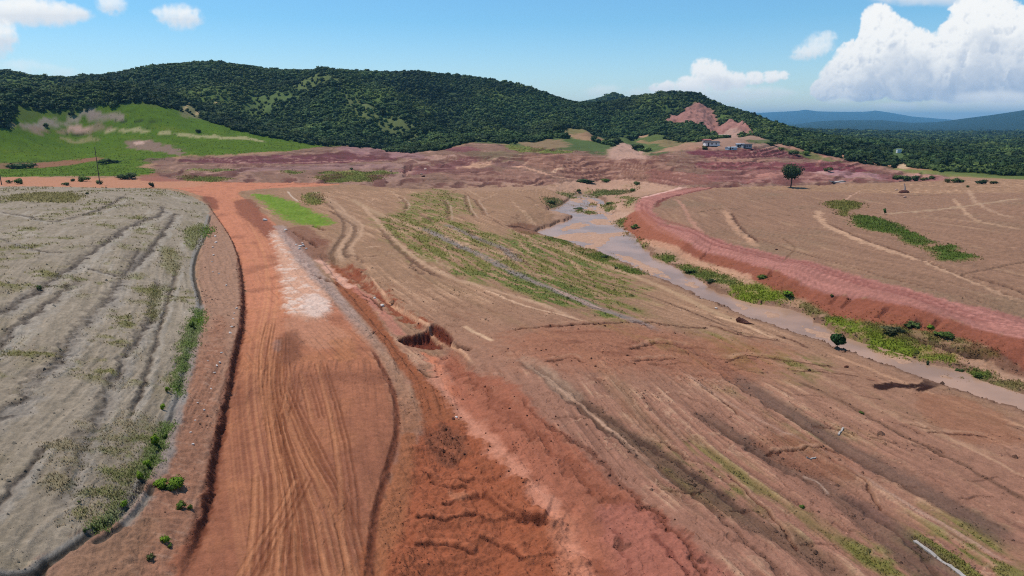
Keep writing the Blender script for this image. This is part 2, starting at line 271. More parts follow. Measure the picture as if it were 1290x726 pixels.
# tyre ruts that swing apart
for pts in ([(336, 400), (326, 450), (332, 520), (350, 600), (355, 726)], [(340, 420), (333, 480), (345, 560), (368, 640), (378, 740)], [(348, 430), (342, 480), (360, 560), (392, 640), (410, 740)], [(352, 420), (352, 480), (378, 550), (418, 640), (440, 740)], [(330, 470), (338, 560), (345, 640), (330, 740)],
            [(345, 480), (372, 560), (405, 620), (420, 660)], [(338, 440), (338, 520), (360, 620), (372, 740)], [(372, 600), (350, 640), (318, 690), (290, 740)], [(396, 455), (412, 520), (425, 600), (428, 680)], [(362, 470), (358, 500), (352, 520)], [(376, 470), (384, 500), (390, 530)], [(318, 590), (316, 650), (308, 726)], [(350, 660), (345, 740)]):
    P = G(pts); 
    for o_ in (0, 5, 11, 16): line([(x + o_ * (y - 180) / 300, y) for x, y in pts], .26, A(116, 68, 48), .55, .045, .12)
    line([(x + 3, y) for x, y in pts], .5, A(188, 130, 96), .4, -.02, .12)
area([(296, 254), (318, 252), (335, 275), (352, 292), (338, 300), (318, 284), (300, 268)], A(128, 78, 62), .8, 1.4, .75, bump=.05)
area([(254, 248), (272, 250), (275, 262), (262, 258)], A(120, 70, 56), .8, 1, .7)
# pale worn ground and grey rubble beside the road
ii, ww, s = area([(342, 293), (352, 292), (372, 318), (402, 350), (418, 372), (414, 398), (395, 405), (372, 400), (360, 380), (352, 340)], A(206, 160, 134), 1., 1.2, .9, bump=.14, raise_=.25)
paint(ii, A(226, 200, 182), ww * sstep(.0, .6, N2[ii] + N8[ii] * .6) * .8)
area([(385, 372), (410, 375), (416, 392), (400, 402), (380, 395)], A(222, 196, 180), .8, 1.2, .7); area([(360, 400), (410, 405), (440, 430), (400, 440), (360, 420)], A(186, 134, 108), 1., 1.5, .6)
area([(350, 425), (372, 415), (380, 440), (366, 462), (352, 448)], A(120, 78, 60), .6, 1.2, .75, bump=.05); area([(346, 428), (352, 428), (352, 440), (346, 440)], A(196, 176, 166), .3, .5, .12); area([(420, 430), (445, 428), (450, 450), (425, 455)], A(172, 116, 84), .5, 1, .6, bump=.08)
rub = [(346, 286), (362, 287), (385, 312), (402, 338), (432, 372), (455, 398), (485, 438), (515, 480), (533, 512), (528, 545), (506, 548), (498, 520), (494, 490), (470, 440), (440, 405), (412, 372), (385, 345), (365, 318)]
ii, ww, s = area(rub, A(160, 122, 98), .9, 1.0, .75, bump=.10); 
paint(ii, A(152, 102, 76), ww * sstep(84, 64, RF[ii]) * .9); m = sstep(80, 125, RF[ii]); paint(ii, A(172, 152, 144), ww * m * .7)
C[ii] *= (1 + ww * (.25 * N05[ii] + .2 * N2[ii]))[:, None]
# crumbled dark red bank and spoil between bench and ditch
area([(415, 322), (440, 345), (470, 385), (500, 430), (540, 475), (575, 520), (620, 560), (690, 640), (740, 745), (470, 745), (480, 650), (505, 585), (530, 548), (528, 505), (495, 450), (455, 398), (425, 362)], A(148, 90, 64), .4, .6, .95, bump=.08)
area([(506, 548), (524, 548), (524, 600), (515, 660), (505, 745), (464, 745), (476, 650), (496, 590)], A(158, 102, 74), .3, .3, .95, bump=.04)
ii, ww, s = area([(526, 552), (560, 530), (600, 548), (640, 590), (690, 640), (740, 745), (503, 745), (514, 650)], A(156, 92, 67), .5, .6, .92, bump=.06)
c_ = G([(598, 575)])[0]; rr_ = np.hypot(XF[ii] - c_[0], YF[ii] - c_[1]); an_ = np.arctan2(YF[ii] - c_[1], XF[ii] - c_[0]); ar = fbm(rr_ / .55 + N8[ii] * .4, an_ * 5, 3, 43, .65) * sstep(-.2, .4, N8[ii] + .3)
C[ii] *= (1 + ww * .16 * ar)[:, None]; ZF[ii] += ww * (.07 * ar + .12 * N2[ii] + .45 * N8[ii])
paint(ii, A(150, 92, 66), ww * sstep(.1, .8, N2[ii]) * .5); paint(ii, A(104, 58, 44), ww * sstep(.55, 1., N2[ii] + .3 * N05[ii]) * .3)
area([(535, 545), (565, 535), (590, 560), (575, 590), (545, 575)], A(112, 74, 58), .5, .8, .6, bump=.1)
for pts, h in (([(528, 590), (545, 602), (570, 606), (600, 604)], .35), ([(540, 606), (560, 614), (590, 614)], .3), ([(555, 640), (585, 630), (605, 622)], .3), ([(608, 618), (640, 650), (690, 660)], .9), ([(620, 625), (655, 650), (700, 668)], .6), ([(520, 655), (560, 660), (600, 650), (612, 662)], .5), ([(600, 680), (640, 690), (660, 712)], .4), ([(520, 690), (560, 690), (600, 700)], .4), ([(540, 560), (570, 575), (590, 590)], .3)):
    step(pts, h * .8, .9, 2.0, .06); line(pts, .3, A(84, 46, 36), .7, .12, .35); line([(x + 3, y - 6) for x, y in pts], .5, A(176, 108, 80), .4, -.1, .3)  # thin dark line paints the shadow side of each ridge
area([(566, 618), (590, 620), (586, 630), (568, 632)], A(178, 118, 90), .2, .4, .7)
# pink haul bed of the ditch
for pts, wd, c in (([(434, 352), (455, 365), (480, 388), (500, 412), (506, 420)], 1.8, A(178, 118, 100)), ([(400, 322), (418, 338), (440, 358)], 2.4, A(206, 158, 136)), ([(545, 440), (560, 462), (568, 490), (590, 520), (640, 565), (690, 622), (740, 690), (775, 745)], 3.0, A(190, 130, 106)), ([(700, 640), (712, 665), (730, 700), (740, 745)], 1.6, A(200, 136, 110)), ([(528, 438), (545, 448), (560, 472), (575, 500)], 1.2, A(190, 122, 94))):
    line(pts, wd, c, .85, .06, .3)
ii, ww, s = area([(570, 435), (600, 470), (640, 480), (700, 540), (780, 610), (850, 660), (900, 745), (770, 745), (700, 630), (640, 565), (590, 520), (560, 470)], A(158, 96, 74), .8, 1.2, .8, bump=.05)
paint(ii, A(126, 70, 52), ww * sstep(.2, .8, fbm(XF[ii] / 3, YF[ii] / 3, 4, 41)) * .6)
area([(755, 640), (800, 632), (850, 660), (890, 700), (930, 745), (800, 745), (765, 690)], A(166, 106, 90), .8, .8, .75, bump=.08); area([(700, 645), (725, 655), (720, 700), (745, 745), (715, 745), (695, 680)], A(184, 122, 96), .5, .8, .7)
line([(540, 438), (580, 470), (640, 520), (700, 575), (760, 620), (850, 662), (900, 726)], 1.2, A(112, 62, 46), .4, .15, .8)
line([(655, 500), (700, 545), (745, 570), (800, 625), (850, 665), (895, 740)], .6, A(96, 54, 42), .6, .12, .9)
line([(820, 670), (850, 700), (870, 740)], .4, A(110, 60, 52), .7, .06, .6); line([(770, 665), (790, 700), (800, 740)], .4, A(120, 66, 56), .5, .06, .6)
# cut banks of the ditch (dark, facing away from the sun) and the pit, whose inner shade is painted dark
step([(600, 470), (566, 428), (520, 398), (480, 365), (440, 333), (412, 318)], -.9, .9, 5, .6)
step([(402, 318), (425, 350), (460, 392), (500, 440), (530, 480)], -.7, 1., 4, .6)
line([(430, 330), (470, 362), (505, 392), (540, 410)], 2.6, A(146, 82, 60), .8, .2, .5)
pit = [(501, 424), (514, 418), (530, 414), (543, 408), (556, 411), (571, 426), (560, 432), (540, 435), (516, 431)]
P = spline(G(pit), 4, True); ii = near(P, 3); s = pgon(P, ii) + N05[ii] * .2
ZF[ii] -= (1.7 + .5 * N2[ii]) * sstep(-.1, .9, s + .25 * N2[ii]); paint(ii, A(112, 60, 46), sstep(-.2, .2, s))
for pts, h, wd in (([(566, 428), (580, 436), (590, 440)], .8, .8), ([(482, 386), (470, 372), (455, 365)], .3, .5), ([(530, 460), (545, 472), (553, 470)], .5, .5), ([(395, 348), (412, 352), (430, 360)], .9, 1.0), ([(370, 292), (385, 302), (398, 308)], .8, 1.2), ([(395, 285), (408, 290)], .8, 1.2), ([(650, 415), (700, 410), (760, 408)], .25, .8)):
    line(pts, wd, A(92, 58, 46), .7, h, .5, fade=False)
area([(358, 290), (385, 285), (405, 300), (420, 318), (395, 325), (372, 305)], A(136, 96, 78), .5, 1., .8, bump=.12); area([(392, 300), (415, 302), (410, 308), (395, 308)], A(124, 82, 66), .3, .5, .6)
line([(378, 296), (392, 306), (402, 312)], 1.2, A(90, 60, 50), .6, .5, .4)
# bright grass plot by the road
ii, ww, s = area([(318, 245), (345, 247), (375, 256), (398, 268), (416, 276), (417, 283), (395, 284), (370, 281), (352, 272), (335, 258)], A(106, 136, 24), 1.4, 4., .9, .0, raise_=.12); C[ii] *= (1 + ww * (.2 * N2[ii] + .16 * N8[ii] + .12 * N05[ii]))[:, None]; paint(ii, A(132, 128, 62), ww * sstep(.1, .8, N2[ii] + .3 * N8[ii]) * .5); ZF[ii] += ww * .1 * N05[ii]; area([(385, 246), (402, 243), (405, 255), (390, 258)], A(116, 132, 62), .4, .8, .7, .6)
for pts in ([(362, 241), (368, 248), (376, 254)], [(398, 242), (404, 246), (402, 250)]): line(pts, .7, A(206, 184, 164), .8, -.1, .2)
# ------------------------------------------------------------------ tracks and banks on the valley slope
lt = A(186, 150, 122); dkb = A(110, 80, 64); gry = A(146, 128, 118)
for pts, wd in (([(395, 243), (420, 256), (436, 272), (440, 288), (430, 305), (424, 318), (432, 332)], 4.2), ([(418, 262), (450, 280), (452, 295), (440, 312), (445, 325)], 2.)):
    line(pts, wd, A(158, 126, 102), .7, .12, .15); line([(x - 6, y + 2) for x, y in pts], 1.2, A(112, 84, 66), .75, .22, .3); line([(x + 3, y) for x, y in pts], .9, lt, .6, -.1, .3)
for pts, wd, c, d in (([(440, 250), (470, 266), (500, 278), (560, 300), (620, 316), (680, 335)], 2.6, A(168, 136, 108), .1), ([(455, 258), (480, 284), (500, 306), (530, 330), (570, 350), (620, 365), (680, 383), (735, 405)], 1.6, lt, -.12), ([(478, 287), (500, 312), (530, 336), (560, 352)], 1.4, dkb, .2), ([(560, 282), (600, 300), (632, 312), (650, 327), (665, 330)], 2.4, gry, .12),
                      ([(530, 286), (575, 308), (615, 326), (650, 345), (700, 366), (755, 388), (800, 404), (840, 422)], 2.6, A(142, 128, 120), .16), ([(850, 428), (900, 455), (950, 490), (1000, 522), (1050, 556), (1100, 582), (1150, 610), (1220, 650), (1300, 700)], 3.0, A(116, 90, 77), .2),
                      ([(655, 450), (700, 480), (760, 528), (830, 575), (900, 625), (960, 665), (1010, 690), (1080, 745)], 2.8, A(112, 86, 70), .18), ([(650, 452), (670, 455), (705, 484), (730, 505)], 2.4, A(168, 136, 114), .0), ([(880, 515), (920, 545), (980, 580), (1030, 605), (1080, 645), (1130, 690), (1190, 745)], 2.6, A(116, 88, 74), .18), ([(1060, 620), (1110, 650), (1150, 685), (1215, 735)], 1.6, A(104, 80, 72), .1),
                      ([(465, 345), (490, 375), (520, 397), (550, 415), (575, 435), (600, 460)], .55, A(206, 160, 128), -.12), ([(585, 410), (600, 420), (622, 430)], .8, A(216, 178, 144), 0), ([(610, 365), (660, 385), (720, 400), (745, 408)], .7, A(206, 168, 138), -.1), ([(700, 485), (740, 515), (790, 560), (850, 610)], .5, A(196, 156, 130), -.1),
                      ([(900, 400), (940, 415), (975, 432)], .8, A(204, 164, 132), 0), ([(1045, 448), (1080, 462), (1130, 485), (1200, 510), (1300, 545)], .9, A(190, 146, 116), -.1), ([(1150, 530), (1220, 565), (1300, 610)], .5, A(186, 146, 118), -.1), ([(860, 470), (940, 520), (1040, 570), (1150, 640), (1290, 720)], .5, A(176, 140, 120), -.08), ([(830, 395), (900, 420), (960, 455), (1040, 480), (1140, 530), (1290, 590)], 1.2, A(168, 130, 104), -.1), ([(1000, 480), (1060, 505), (1130, 545), (1220, 590), (1300, 640)], .8, dkb, .12), ([(1010, 598), (1030, 606), (1045, 622)], .3, A(190, 160, 140), -.05),
                      ([(640, 300), (700, 312), (770, 340), (830, 365), (900, 395), (960, 420)], 2., A(176, 142, 112), -.08), ([(690, 315), (720, 330), (740, 350)], 1.6, A(186, 146, 116), -.1), ([(620, 335), (700, 352), (780, 380)], 1.2, A(160, 132, 102), -.05), ([(720, 345), (800, 370), (900, 408), (960, 440)], .7, dkb, .12)):
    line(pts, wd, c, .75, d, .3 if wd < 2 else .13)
for pts in ([(1060, 622), (1110, 655), (1160, 700), (1195, 745)], [(700, 488), (760, 540), (840, 600), (900, 645), (960, 700), (1000, 745)], [(850, 432), (960, 505), (1060, 565), (1180, 635)], [(885, 522), (960, 575), (1030, 612)], [(668, 456), (760, 522), (860, 590), (960, 660)]):
    line(pts, .7, A(84, 62, 54), .6, .25, .5)
# puddle in the track, red disturbed ground and erosion gullies
ii, ww, s = area([(640, 425), (700, 412), (800, 410), (880, 425), (980, 440), (960, 475), (860, 470), (780, 470), (700, 462), (655, 452)], A(160, 104, 80), 5., 5., .6, bump=.12)
paint(ii, A(106, 64, 50), ww * sstep(.1, .7, fbm(XF[ii] / 6, YF[ii] / 2.2, 4, 51)) * .7)
area([(960, 545), (1040, 560), (1090, 600), (1020, 600), (975, 575)], A(132, 86, 66), 1., 2., .6, bump=.08); area([(1150, 500), (1230, 510), (1290, 560), (1200, 550)], A(150, 102, 78), 1., 2., .6)
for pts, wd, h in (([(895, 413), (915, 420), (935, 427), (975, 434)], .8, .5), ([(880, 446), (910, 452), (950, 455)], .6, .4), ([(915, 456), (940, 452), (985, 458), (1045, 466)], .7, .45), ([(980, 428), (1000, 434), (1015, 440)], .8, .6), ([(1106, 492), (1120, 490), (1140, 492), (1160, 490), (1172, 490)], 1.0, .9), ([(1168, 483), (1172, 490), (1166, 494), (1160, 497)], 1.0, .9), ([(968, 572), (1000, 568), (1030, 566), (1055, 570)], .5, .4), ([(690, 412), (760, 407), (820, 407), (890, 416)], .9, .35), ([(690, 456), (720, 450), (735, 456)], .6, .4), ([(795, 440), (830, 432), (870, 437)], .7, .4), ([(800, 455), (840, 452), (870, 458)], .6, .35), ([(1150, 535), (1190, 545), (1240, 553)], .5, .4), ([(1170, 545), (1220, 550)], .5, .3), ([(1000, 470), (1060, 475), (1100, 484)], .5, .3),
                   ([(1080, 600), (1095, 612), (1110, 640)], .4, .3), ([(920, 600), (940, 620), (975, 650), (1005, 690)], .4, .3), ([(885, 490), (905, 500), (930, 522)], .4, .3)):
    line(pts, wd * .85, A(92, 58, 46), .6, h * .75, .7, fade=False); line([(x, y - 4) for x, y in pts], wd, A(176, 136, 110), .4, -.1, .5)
for _q in range(2): line([(1106, 492), (1122, 490), (1142, 492), (1160, 491), (1170, 488), (1174, 485)], 1.5, A(58, 36, 30), .95, .6, .5, fade=False)  # near-black colour paints the shade inside this crevice
line([(1168, 482), (1174, 488), (1166, 494), (1160, 497)], 1.3, A(58, 36, 30), .95, .7, .4, fade=False)
for _ in range(36):                                            # many short rills
    x0 = rng.uniform(640, 1280); y0 = rng.uniform(max(330, 250 + (x0 - 640) * .42), 700)
    if y0 < 250 + (x0 - 640) * .42 + 20: continue
    L = rng.uniform(18, 60); sl = rng.uniform(-.1, .65)
    line([(x0, y0), (x0 + L * .5, y0 + L * .5 * sl + rng.uniform(-3, 3)), (x0 + L, y0 + L * sl)], rng.uniform(.25, .5), A(92, 62, 50), .55, .15, .9)
for _ in range(70):                                            # rills and drag marks higher on the slope
    x0 = rng.uniform(430, 720); y0 = rng.uniform(236, 330); L = rng.uniform(10, 35); sl = rng.uniform(-.3, 1.0)
    c = lt if rng.random() < .5 else dkb
    line([(x0, y0), (x0 + L * .5, y0 + L * .5 * sl + rng.uniform(-3, 3)), (x0 + L, y0 + L * sl)], rng.uniform(.5, 1.1), c, .6, .12 if c is dkb else -.1, .9)
for pts in ([(557, 250), (563, 258), (566, 272), (563, 278)], [(505, 248), (512, 258), (508, 265)], [(585, 245), (590, 262), (600, 275)], [(598, 250), (606, 262), (612, 272)]): line(pts, 1.3, dkb, .6, .4, .5); line([(x + 4, y + 1) for x, y in pts], .6, A(190, 160, 138), .5, -.06, .4)
area([(640, 282), (655, 276), (690, 278), (688, 290), (670, 296), (650, 292)], A(124, 84, 66), .5, 1.5, .7, bump=.2); line([(643, 284), (655, 280), (668, 281)], 1.6, A(80, 52, 42), .8, .8, .4, fade=False)
# ------------------------------------------------------------------ stream and its flats
WL = -6.55
sand = A(186, 150, 126)
area([(700, 236), (740, 226), (800, 228), (840, 234), (830, 242), (806, 248), (800, 262), (815, 290), (860, 330), (920, 352), (1000, 385), (1100, 420), (1200, 452), (1300, 480), (1300, 500), (1200, 480), (1000, 400), (860, 350), (760, 318), (680, 296), (700, 280), (690, 262), (706, 250)], A(178, 140, 116), 1., 2., .8, plane=None)
riv = [(722, 246), (740, 244), (760, 252), (765, 262), (775, 272), (782, 282), (800, 296), (812, 312), (838, 330), (870, 346), (905, 366), (935, 378), (975, 386), (1015, 396), (1045, 416), (1090, 432), (1120, 442), (1170, 458), (1215, 468), (1240, 480), (1300, 500), (1450, 548), (1760, 640), (1760, 690), (1450, 580), (1290, 520), (1250, 508), (1180, 484), (1100, 455), (1040, 432), (980, 412), (930, 395), (880, 372), (830, 350), (790, 332), (750, 318), (700, 303), (675, 294), (700, 282), (722, 274), (700, 270), (690, 264), (712, 256)]
P = spline(G(riv, WL), 3, True); RIV = near(P, 20); RS_ = pgon(P, RIV) + N2[RIV] * .8 + N8[RIV] * 1.3
bankz = WL + .15 + np.clip(-RS_, 0, 20) * .06
out = RS_ < 0; zz = ZF[RIV]
bl = sstep(18, 3, -RS_)
ZF[RIV] = np.where(out, np.maximum(zz * (1 - bl) + np.clip(zz, bankz, bankz + .5 + np.maximum(-RS_, 0) * .22) * bl, bankz), WL - .35 * sstep(0, 1.5, RS_))
paint(RIV, A(150, 116, 96), sstep(3, 0, -RS_) * .7); paint(RIV, A(112, 82, 66), sstep(1.0, .1, np.abs(RS_ + .3)) * .7)
for bar in ([(735, 262), (775, 262), (780, 268), (740, 270)], [(705, 288), (728, 280), (745, 284), (712, 292)], [(742, 296), (790, 292), (786, 298), (745, 302)], [(700, 298), (720, 296), (712, 303)], [(735, 310), (760, 306), (750, 318), (735, 316)], [(950, 392), (985, 395), (975, 404)], [(860, 352), (885, 360), (872, 366)], [(715, 250), (740, 250), (730, 256)], [(745, 276), (780, 278), (770, 284), (745, 282)], [(1010, 410), (1060, 426), (1050, 432), (1010, 416)], [(1180, 470), (1210, 478), (1195, 480)], [(1100, 440), (1150, 455), (1130, 458)], [(800, 330), (850, 350), (840, 352), (800, 336)], [(690, 300), (740, 292), (770, 300), (760, 308), (720, 304)], [(760, 270), (800, 276), (806, 290), (780, 286)], [(770, 318), (800, 326), (840, 344), (810, 340)], [(735, 246), (760, 256), (765, 266), (745, 258)], [(920, 378), (950, 388), (935, 392)]):
    Q = spline(G(bar, WL), 4, True); ii = near(Q, 3); s = pgon(Q, ii) + N2[ii] * 1.2 + N8[ii] * .8; f = sstep(-1.2, 1.2, s); ZF[ii] = np.where(f > .01, np.maximum(ZF[ii], WL - .3 + .36 * f), ZF[ii]); paint(ii, A(188, 150, 126), f * .9)
# bank vegetation
gsh = A(88, 104, 36); gsh2 = A(112, 126, 30)
for pts, c, st in (([(778, 272), (800, 272), (812, 288), (820, 300), (808, 306), (792, 292)], gsh, .9), ([(820, 316), (845, 322), (848, 330), (828, 330)], gsh, .8), ([(858, 334), (890, 340), (922, 352), (924, 360), (890, 352), (860, 346)], gsh, .9), ([(922, 360), (950, 358), (1000, 364), (1002, 374), (970, 378), (930, 370)], gsh2, .9), ([(938, 368), (980, 364), (985, 376), (950, 377)], gsh2, .9), ([(955, 348), (968, 346), (970, 353), (958, 354)], gsh, .9), ([(907, 330), (920, 331), (926, 337), (912, 337)], gsh, .6), ([(1004, 378), (1030, 384), (1060, 396), (1050, 402), (1020, 392)], A(108, 100, 60), .7),
                   ([(1046, 396), (1090, 390), (1130, 396), (1180, 410), (1240, 428), (1262, 440), (1240, 448), (1190, 436), (1150, 440), (1110, 428), (1060, 410)], A(104, 102, 54), .8), ([(1050, 400), (1090, 408), (1130, 428), (1180, 440), (1200, 452), (1170, 454), (1110, 436), (1060, 412)], gsh2, .9), ([(1080, 392), (1140, 398), (1180, 410), (1160, 416), (1110, 404)], gsh, .8), ([(1200, 466), (1240, 470), (1290, 490), (1270, 492), (1220, 480)], A(110, 104, 62), .6), ([(1222, 470), (1240, 471), (1236, 476)], gsh, .8),
                   ([(725, 312), (760, 318), (772, 326), (765, 331), (740, 322)], gsh, .9), ([(690, 296), (720, 305), (712, 309), (690, 302)], gsh, .7), ([(780, 338), (800, 342), (810, 350), (790, 347)], gsh, .7), ([(686, 250), (704, 250), (708, 256), (694, 258)], A(84, 92, 50), .8), ([(720, 262), (745, 262), (746, 266), (725, 266)], gsh, .8), ([(762, 254), (772, 254), (772, 259), (762, 259)], gsh, .9), ([(720, 256), (745, 253), (742, 257)], A(120, 110, 60), .6),
                   ([(705, 240), (740, 237), (740, 243), (712, 245)], A(104, 112, 60), .6), ([(745, 240), (790, 238), (802, 236), (802, 241), (750, 246)], A(84, 98, 44), .8), ([(718, 224), (760, 226), (780, 229), (740, 230)], A(86, 92, 54), .7), ([(784, 232), (806, 229), (808, 234), (790, 236)], gsh, .7), ([(786, 248), (800, 250), (792, 256)], A(110, 118, 60), .6)):
    ii, ww, s = area(pts, None, .8, 2.2, .9); ww = ww * (.25 + .75 * sstep(-.45, .15, N2[ii] * .6 + N8[ii] * .5)); paint(ii, c, ww); C[ii] *= (1 + ww * (.2 * N2[ii] + .15 * N05[ii]))[:, None]; GW[ii] = np.maximum(GW[ii], ww * st * sstep(-.3, .3, N2[ii])); ZF[ii] += ww * .22 * N2[ii]
# ------------------------------------------------------------------ right haul road on its embankment
emb = [(808, 262), (790, 268), (786, 285), (815, 300), (850, 316), (900, 334), (960, 358), (1010, 378), (1060, 398), (1130, 410), (1200, 424), (1262, 446), (1300, 470), (1450, 512), (1760, 602), (1760, 556), (1450, 462), (1300, 430), (1200, 402), (1100, 375), (1000, 346), (930, 326), (870, 306), (830, 285)]
ii, ww, s = area(emb, A(142, 84, 66), .4, .6, .95)
j = np.clip(np.searchsorted(nearI, ii), 0, len(nearI) - 1)
rl = fbm(aR[j] / 1.4, sR[j] / 14, 3, 61); ZF[ii] += ww * .14 * rl; C[ii] *= (1 + ww * .14 * rl)[:, None]; paint(ii, A(112, 60, 46), ww * sstep(.4, 1., fbm(aR[j] / 5, sR[j] / 30, 3, 62)) * .5)
for x, y in ((897, 312), (980, 335), (1060, 368), (1075, 372), (1160, 400), (1120, 385), (1185, 402)): line([(x, y), (x - 8, y + 8), (x - 15, y + 14)], .9, A(92, 52, 42), .7, .35, .3)
area([(1230, 432), (1262, 446), (1290, 466), (1300, 480), (1270, 470), (1240, 450), (1215, 440)], A(92, 54, 44), .5, 1., .6); line([(1145, 420), (1170, 430), (1190, 434), (1215, 444), (1240, 450)], 1.4, A(78, 58, 46), .7, .7, .5, fade=False)
hr = [(985, 222), (1000, 228), (940, 232), (900, 236), (870, 243), (840, 250), (824, 258), (826, 268), (850, 282), (900, 300), (960, 316), (1050, 338), (1130, 360), (1200, 380), (1300, 402), (1450, 440), (1760, 520), (1760, 560), (1450, 468), (1300, 432), (1200, 404), (1100, 377), (1000, 348), (930, 328), (870, 308), (830, 287), (806, 268), (800, 258), (812, 248), (850, 240), (890, 233), (940, 226)]
ii, ww, s = area(hr, A(166, 112, 100), .5, .9, .95, lab=2)
j = np.clip(np.searchsorted(nearI, ii), 0, len(nearI) - 1); t1 = fbm(sR[j] / .8, aR[j] / 40, 3, 63, .6); C[ii] *= (1 + ww * (.24 * t1 + .1 * N2[ii] + .12 * N8[ii]))[:, None]; ZF[ii] += ww * .03 * t1
paint(ii, A(196, 136, 122), ww * sstep(0, .7, t1) * .5)
for o in (3, 9): line([(806 + o, 252), (808 + o, 266), (835 + o, 282 - o * .5), (880 + o, 300 - o * .4), (960 + o, 325 - o * .4), (1060 + o, 352 - o * .4), (1180 + o, 387 - o * .4), (1300, 418 - o * .5)], 1., A(138, 82, 74), .6, .12, .3)
line([(806, 250), (830, 244), (850, 239), (862, 235)], 4, A(214, 168, 152), .7, 0, .3)
line([(826, 262), (830, 255), (850, 247), (880, 240), (930, 233), (985, 228)], 2.4, A(122, 72, 64), .8, .4, .4)
area([(790, 266), (810, 262), (830, 280), (860, 300), (850, 312), (810, 296), (788, 284)], A(160, 100, 78), .6, 1.2, .6, bump=.15)
area([(815, 296), (870, 322), (940, 345), (930, 350), (860, 326), (812, 302)], A(196, 150, 122), .6, 1.2, .75)
# right-hand field details
for pts, wd, c, d in (([(1030, 264), (1032, 274), (1045, 286), (1080, 302), (1120, 316), (1160, 328), (1200, 344), (1300, 384)], 2.2, A(186, 148, 120), .1), ([(1040, 280), (1080, 298), (1130, 315), (1180, 334), (1230, 354), (1300, 382)], .8, A(104, 74, 60), .2), ([(1225, 348), (1260, 358), (1300, 372)], 1., A(96, 70, 58), .4), ([(912, 264), (920, 280), (935, 296), (955, 312)], 1.8, A(188, 146, 118), .1), ([(922, 268), (930, 282), (945, 296), (958, 306)], .9, A(100, 70, 58), .4), ([(875, 268), (912, 263), (960, 264), (1030, 262)], .7, A(104, 84, 66), .25), ([(955, 300), (1000, 316), (1050, 330), (1130, 352), (1200, 370)], .6, A(120, 88, 70), .2), ([(1050, 262), (1075, 245), (1085, 240)], .8, A(190, 150, 126), 0), ([(1210, 346), (1250, 338), (1300, 328)], .6, A(110, 84, 68), .2), ([(1220, 240), (1230, 255), (1260, 270), (1290, 276)], 1.4, A(178, 144, 118), -.1), ([(1200, 250), (1225, 275), (1290, 290)], 1.2, A(182, 146, 118), -.1), ([(850, 250), (862, 262), (875, 285), (890, 295)], 1.4, A(176, 130, 110), 0), ([(930, 252), (1000, 250), (1060, 255)], .7, A(120, 96, 74), .2), ([(1110, 270), (1200, 262), (1290, 250)], 3, A(168, 138, 112), 0), ([(1130, 246), (1165, 246), (1200, 246)], 1.6, A(70, 44, 40), .5), ([(890, 268), (960, 272), (1040, 270)], .5, A(110, 84, 64), .15), ([(985, 330), (1000, 312), (985, 300)], .6, A(120, 90, 70), .1)):
    line(pts, wd, c, .75, d, .4)
for pts, st in (([(1076, 272), (1100, 274), (1130, 284), (1142, 292), (1132, 295), (1105, 292), (1080, 286)], 1.), ([(1132, 294), (1146, 293), (1174, 304), (1172, 308), (1152, 310), (1136, 302)], 1.), ([(1178, 312), (1200, 309), (1206, 315), (1182, 318)], .8), ([(1180, 320), (1200, 317), (1234, 324), (1210, 328), (1184, 328)], .9)):
    area(pts, A(74, 98, 26), .8, 2.2, .92, st * .2, raise_=.25)
for pts in ([(1046, 254), (1078, 254), (1082, 262), (1050, 263)], [(1150, 302), (1170, 304), (1160, 308)], [(1060, 263), (1068, 264), (1066, 272), (1058, 270)], [(1165, 312), (1175, 312), (1172, 317)]): area(pts, A(104, 112, 52), .5, 1.2, .8, .4)
# ------------------------------------------------------------------ benches and cut terraces behind
mar = A(108, 62, 66); pk = A(182, 138, 120); brn = A(150, 108, 92); gn = A(96, 118, 34)
area([(-300, 236), (-300, 226), (0, 224), (100, 224), (170, 224), (210, 226), (260, 228), (240, 236), (150, 237), (0, 235)], A(186, 132, 104), .8, 1.5, .95, lab=None)
paint(allv, A(84, 98, 34), sstep(560, 600, RF) * (np.arctan2(XF, YF) < math.atan2(-.32, 1)) * (RF < 720)); ii, ww, s = area([(-300, 225), (-300, 150), (-100, 152), (0, 153), (60, 146), (120, 132), (160, 131), (210, 136), (250, 143), (300, 159), (350, 170), (408, 180), (440, 183), (380, 190), (300, 194), (230, 196), (190, 205), (180, 212), (230, 214), (235, 219), (190, 222), (140, 222), (0, 223)], A(82, 106, 4), 1.5, 2.5, .97, .05)
C[ii] *= (1 + ww * (.2 * fbm(XF[ii] / 14, YF[ii] / 5, 4, 71) + .15 * N8[ii]))[:, None]; paint(ii, A(108, 118, 34), ww * sstep(.2, .8, fbm(XF[ii] / 40, YF[ii] / 9, 4, 72)) * .5)
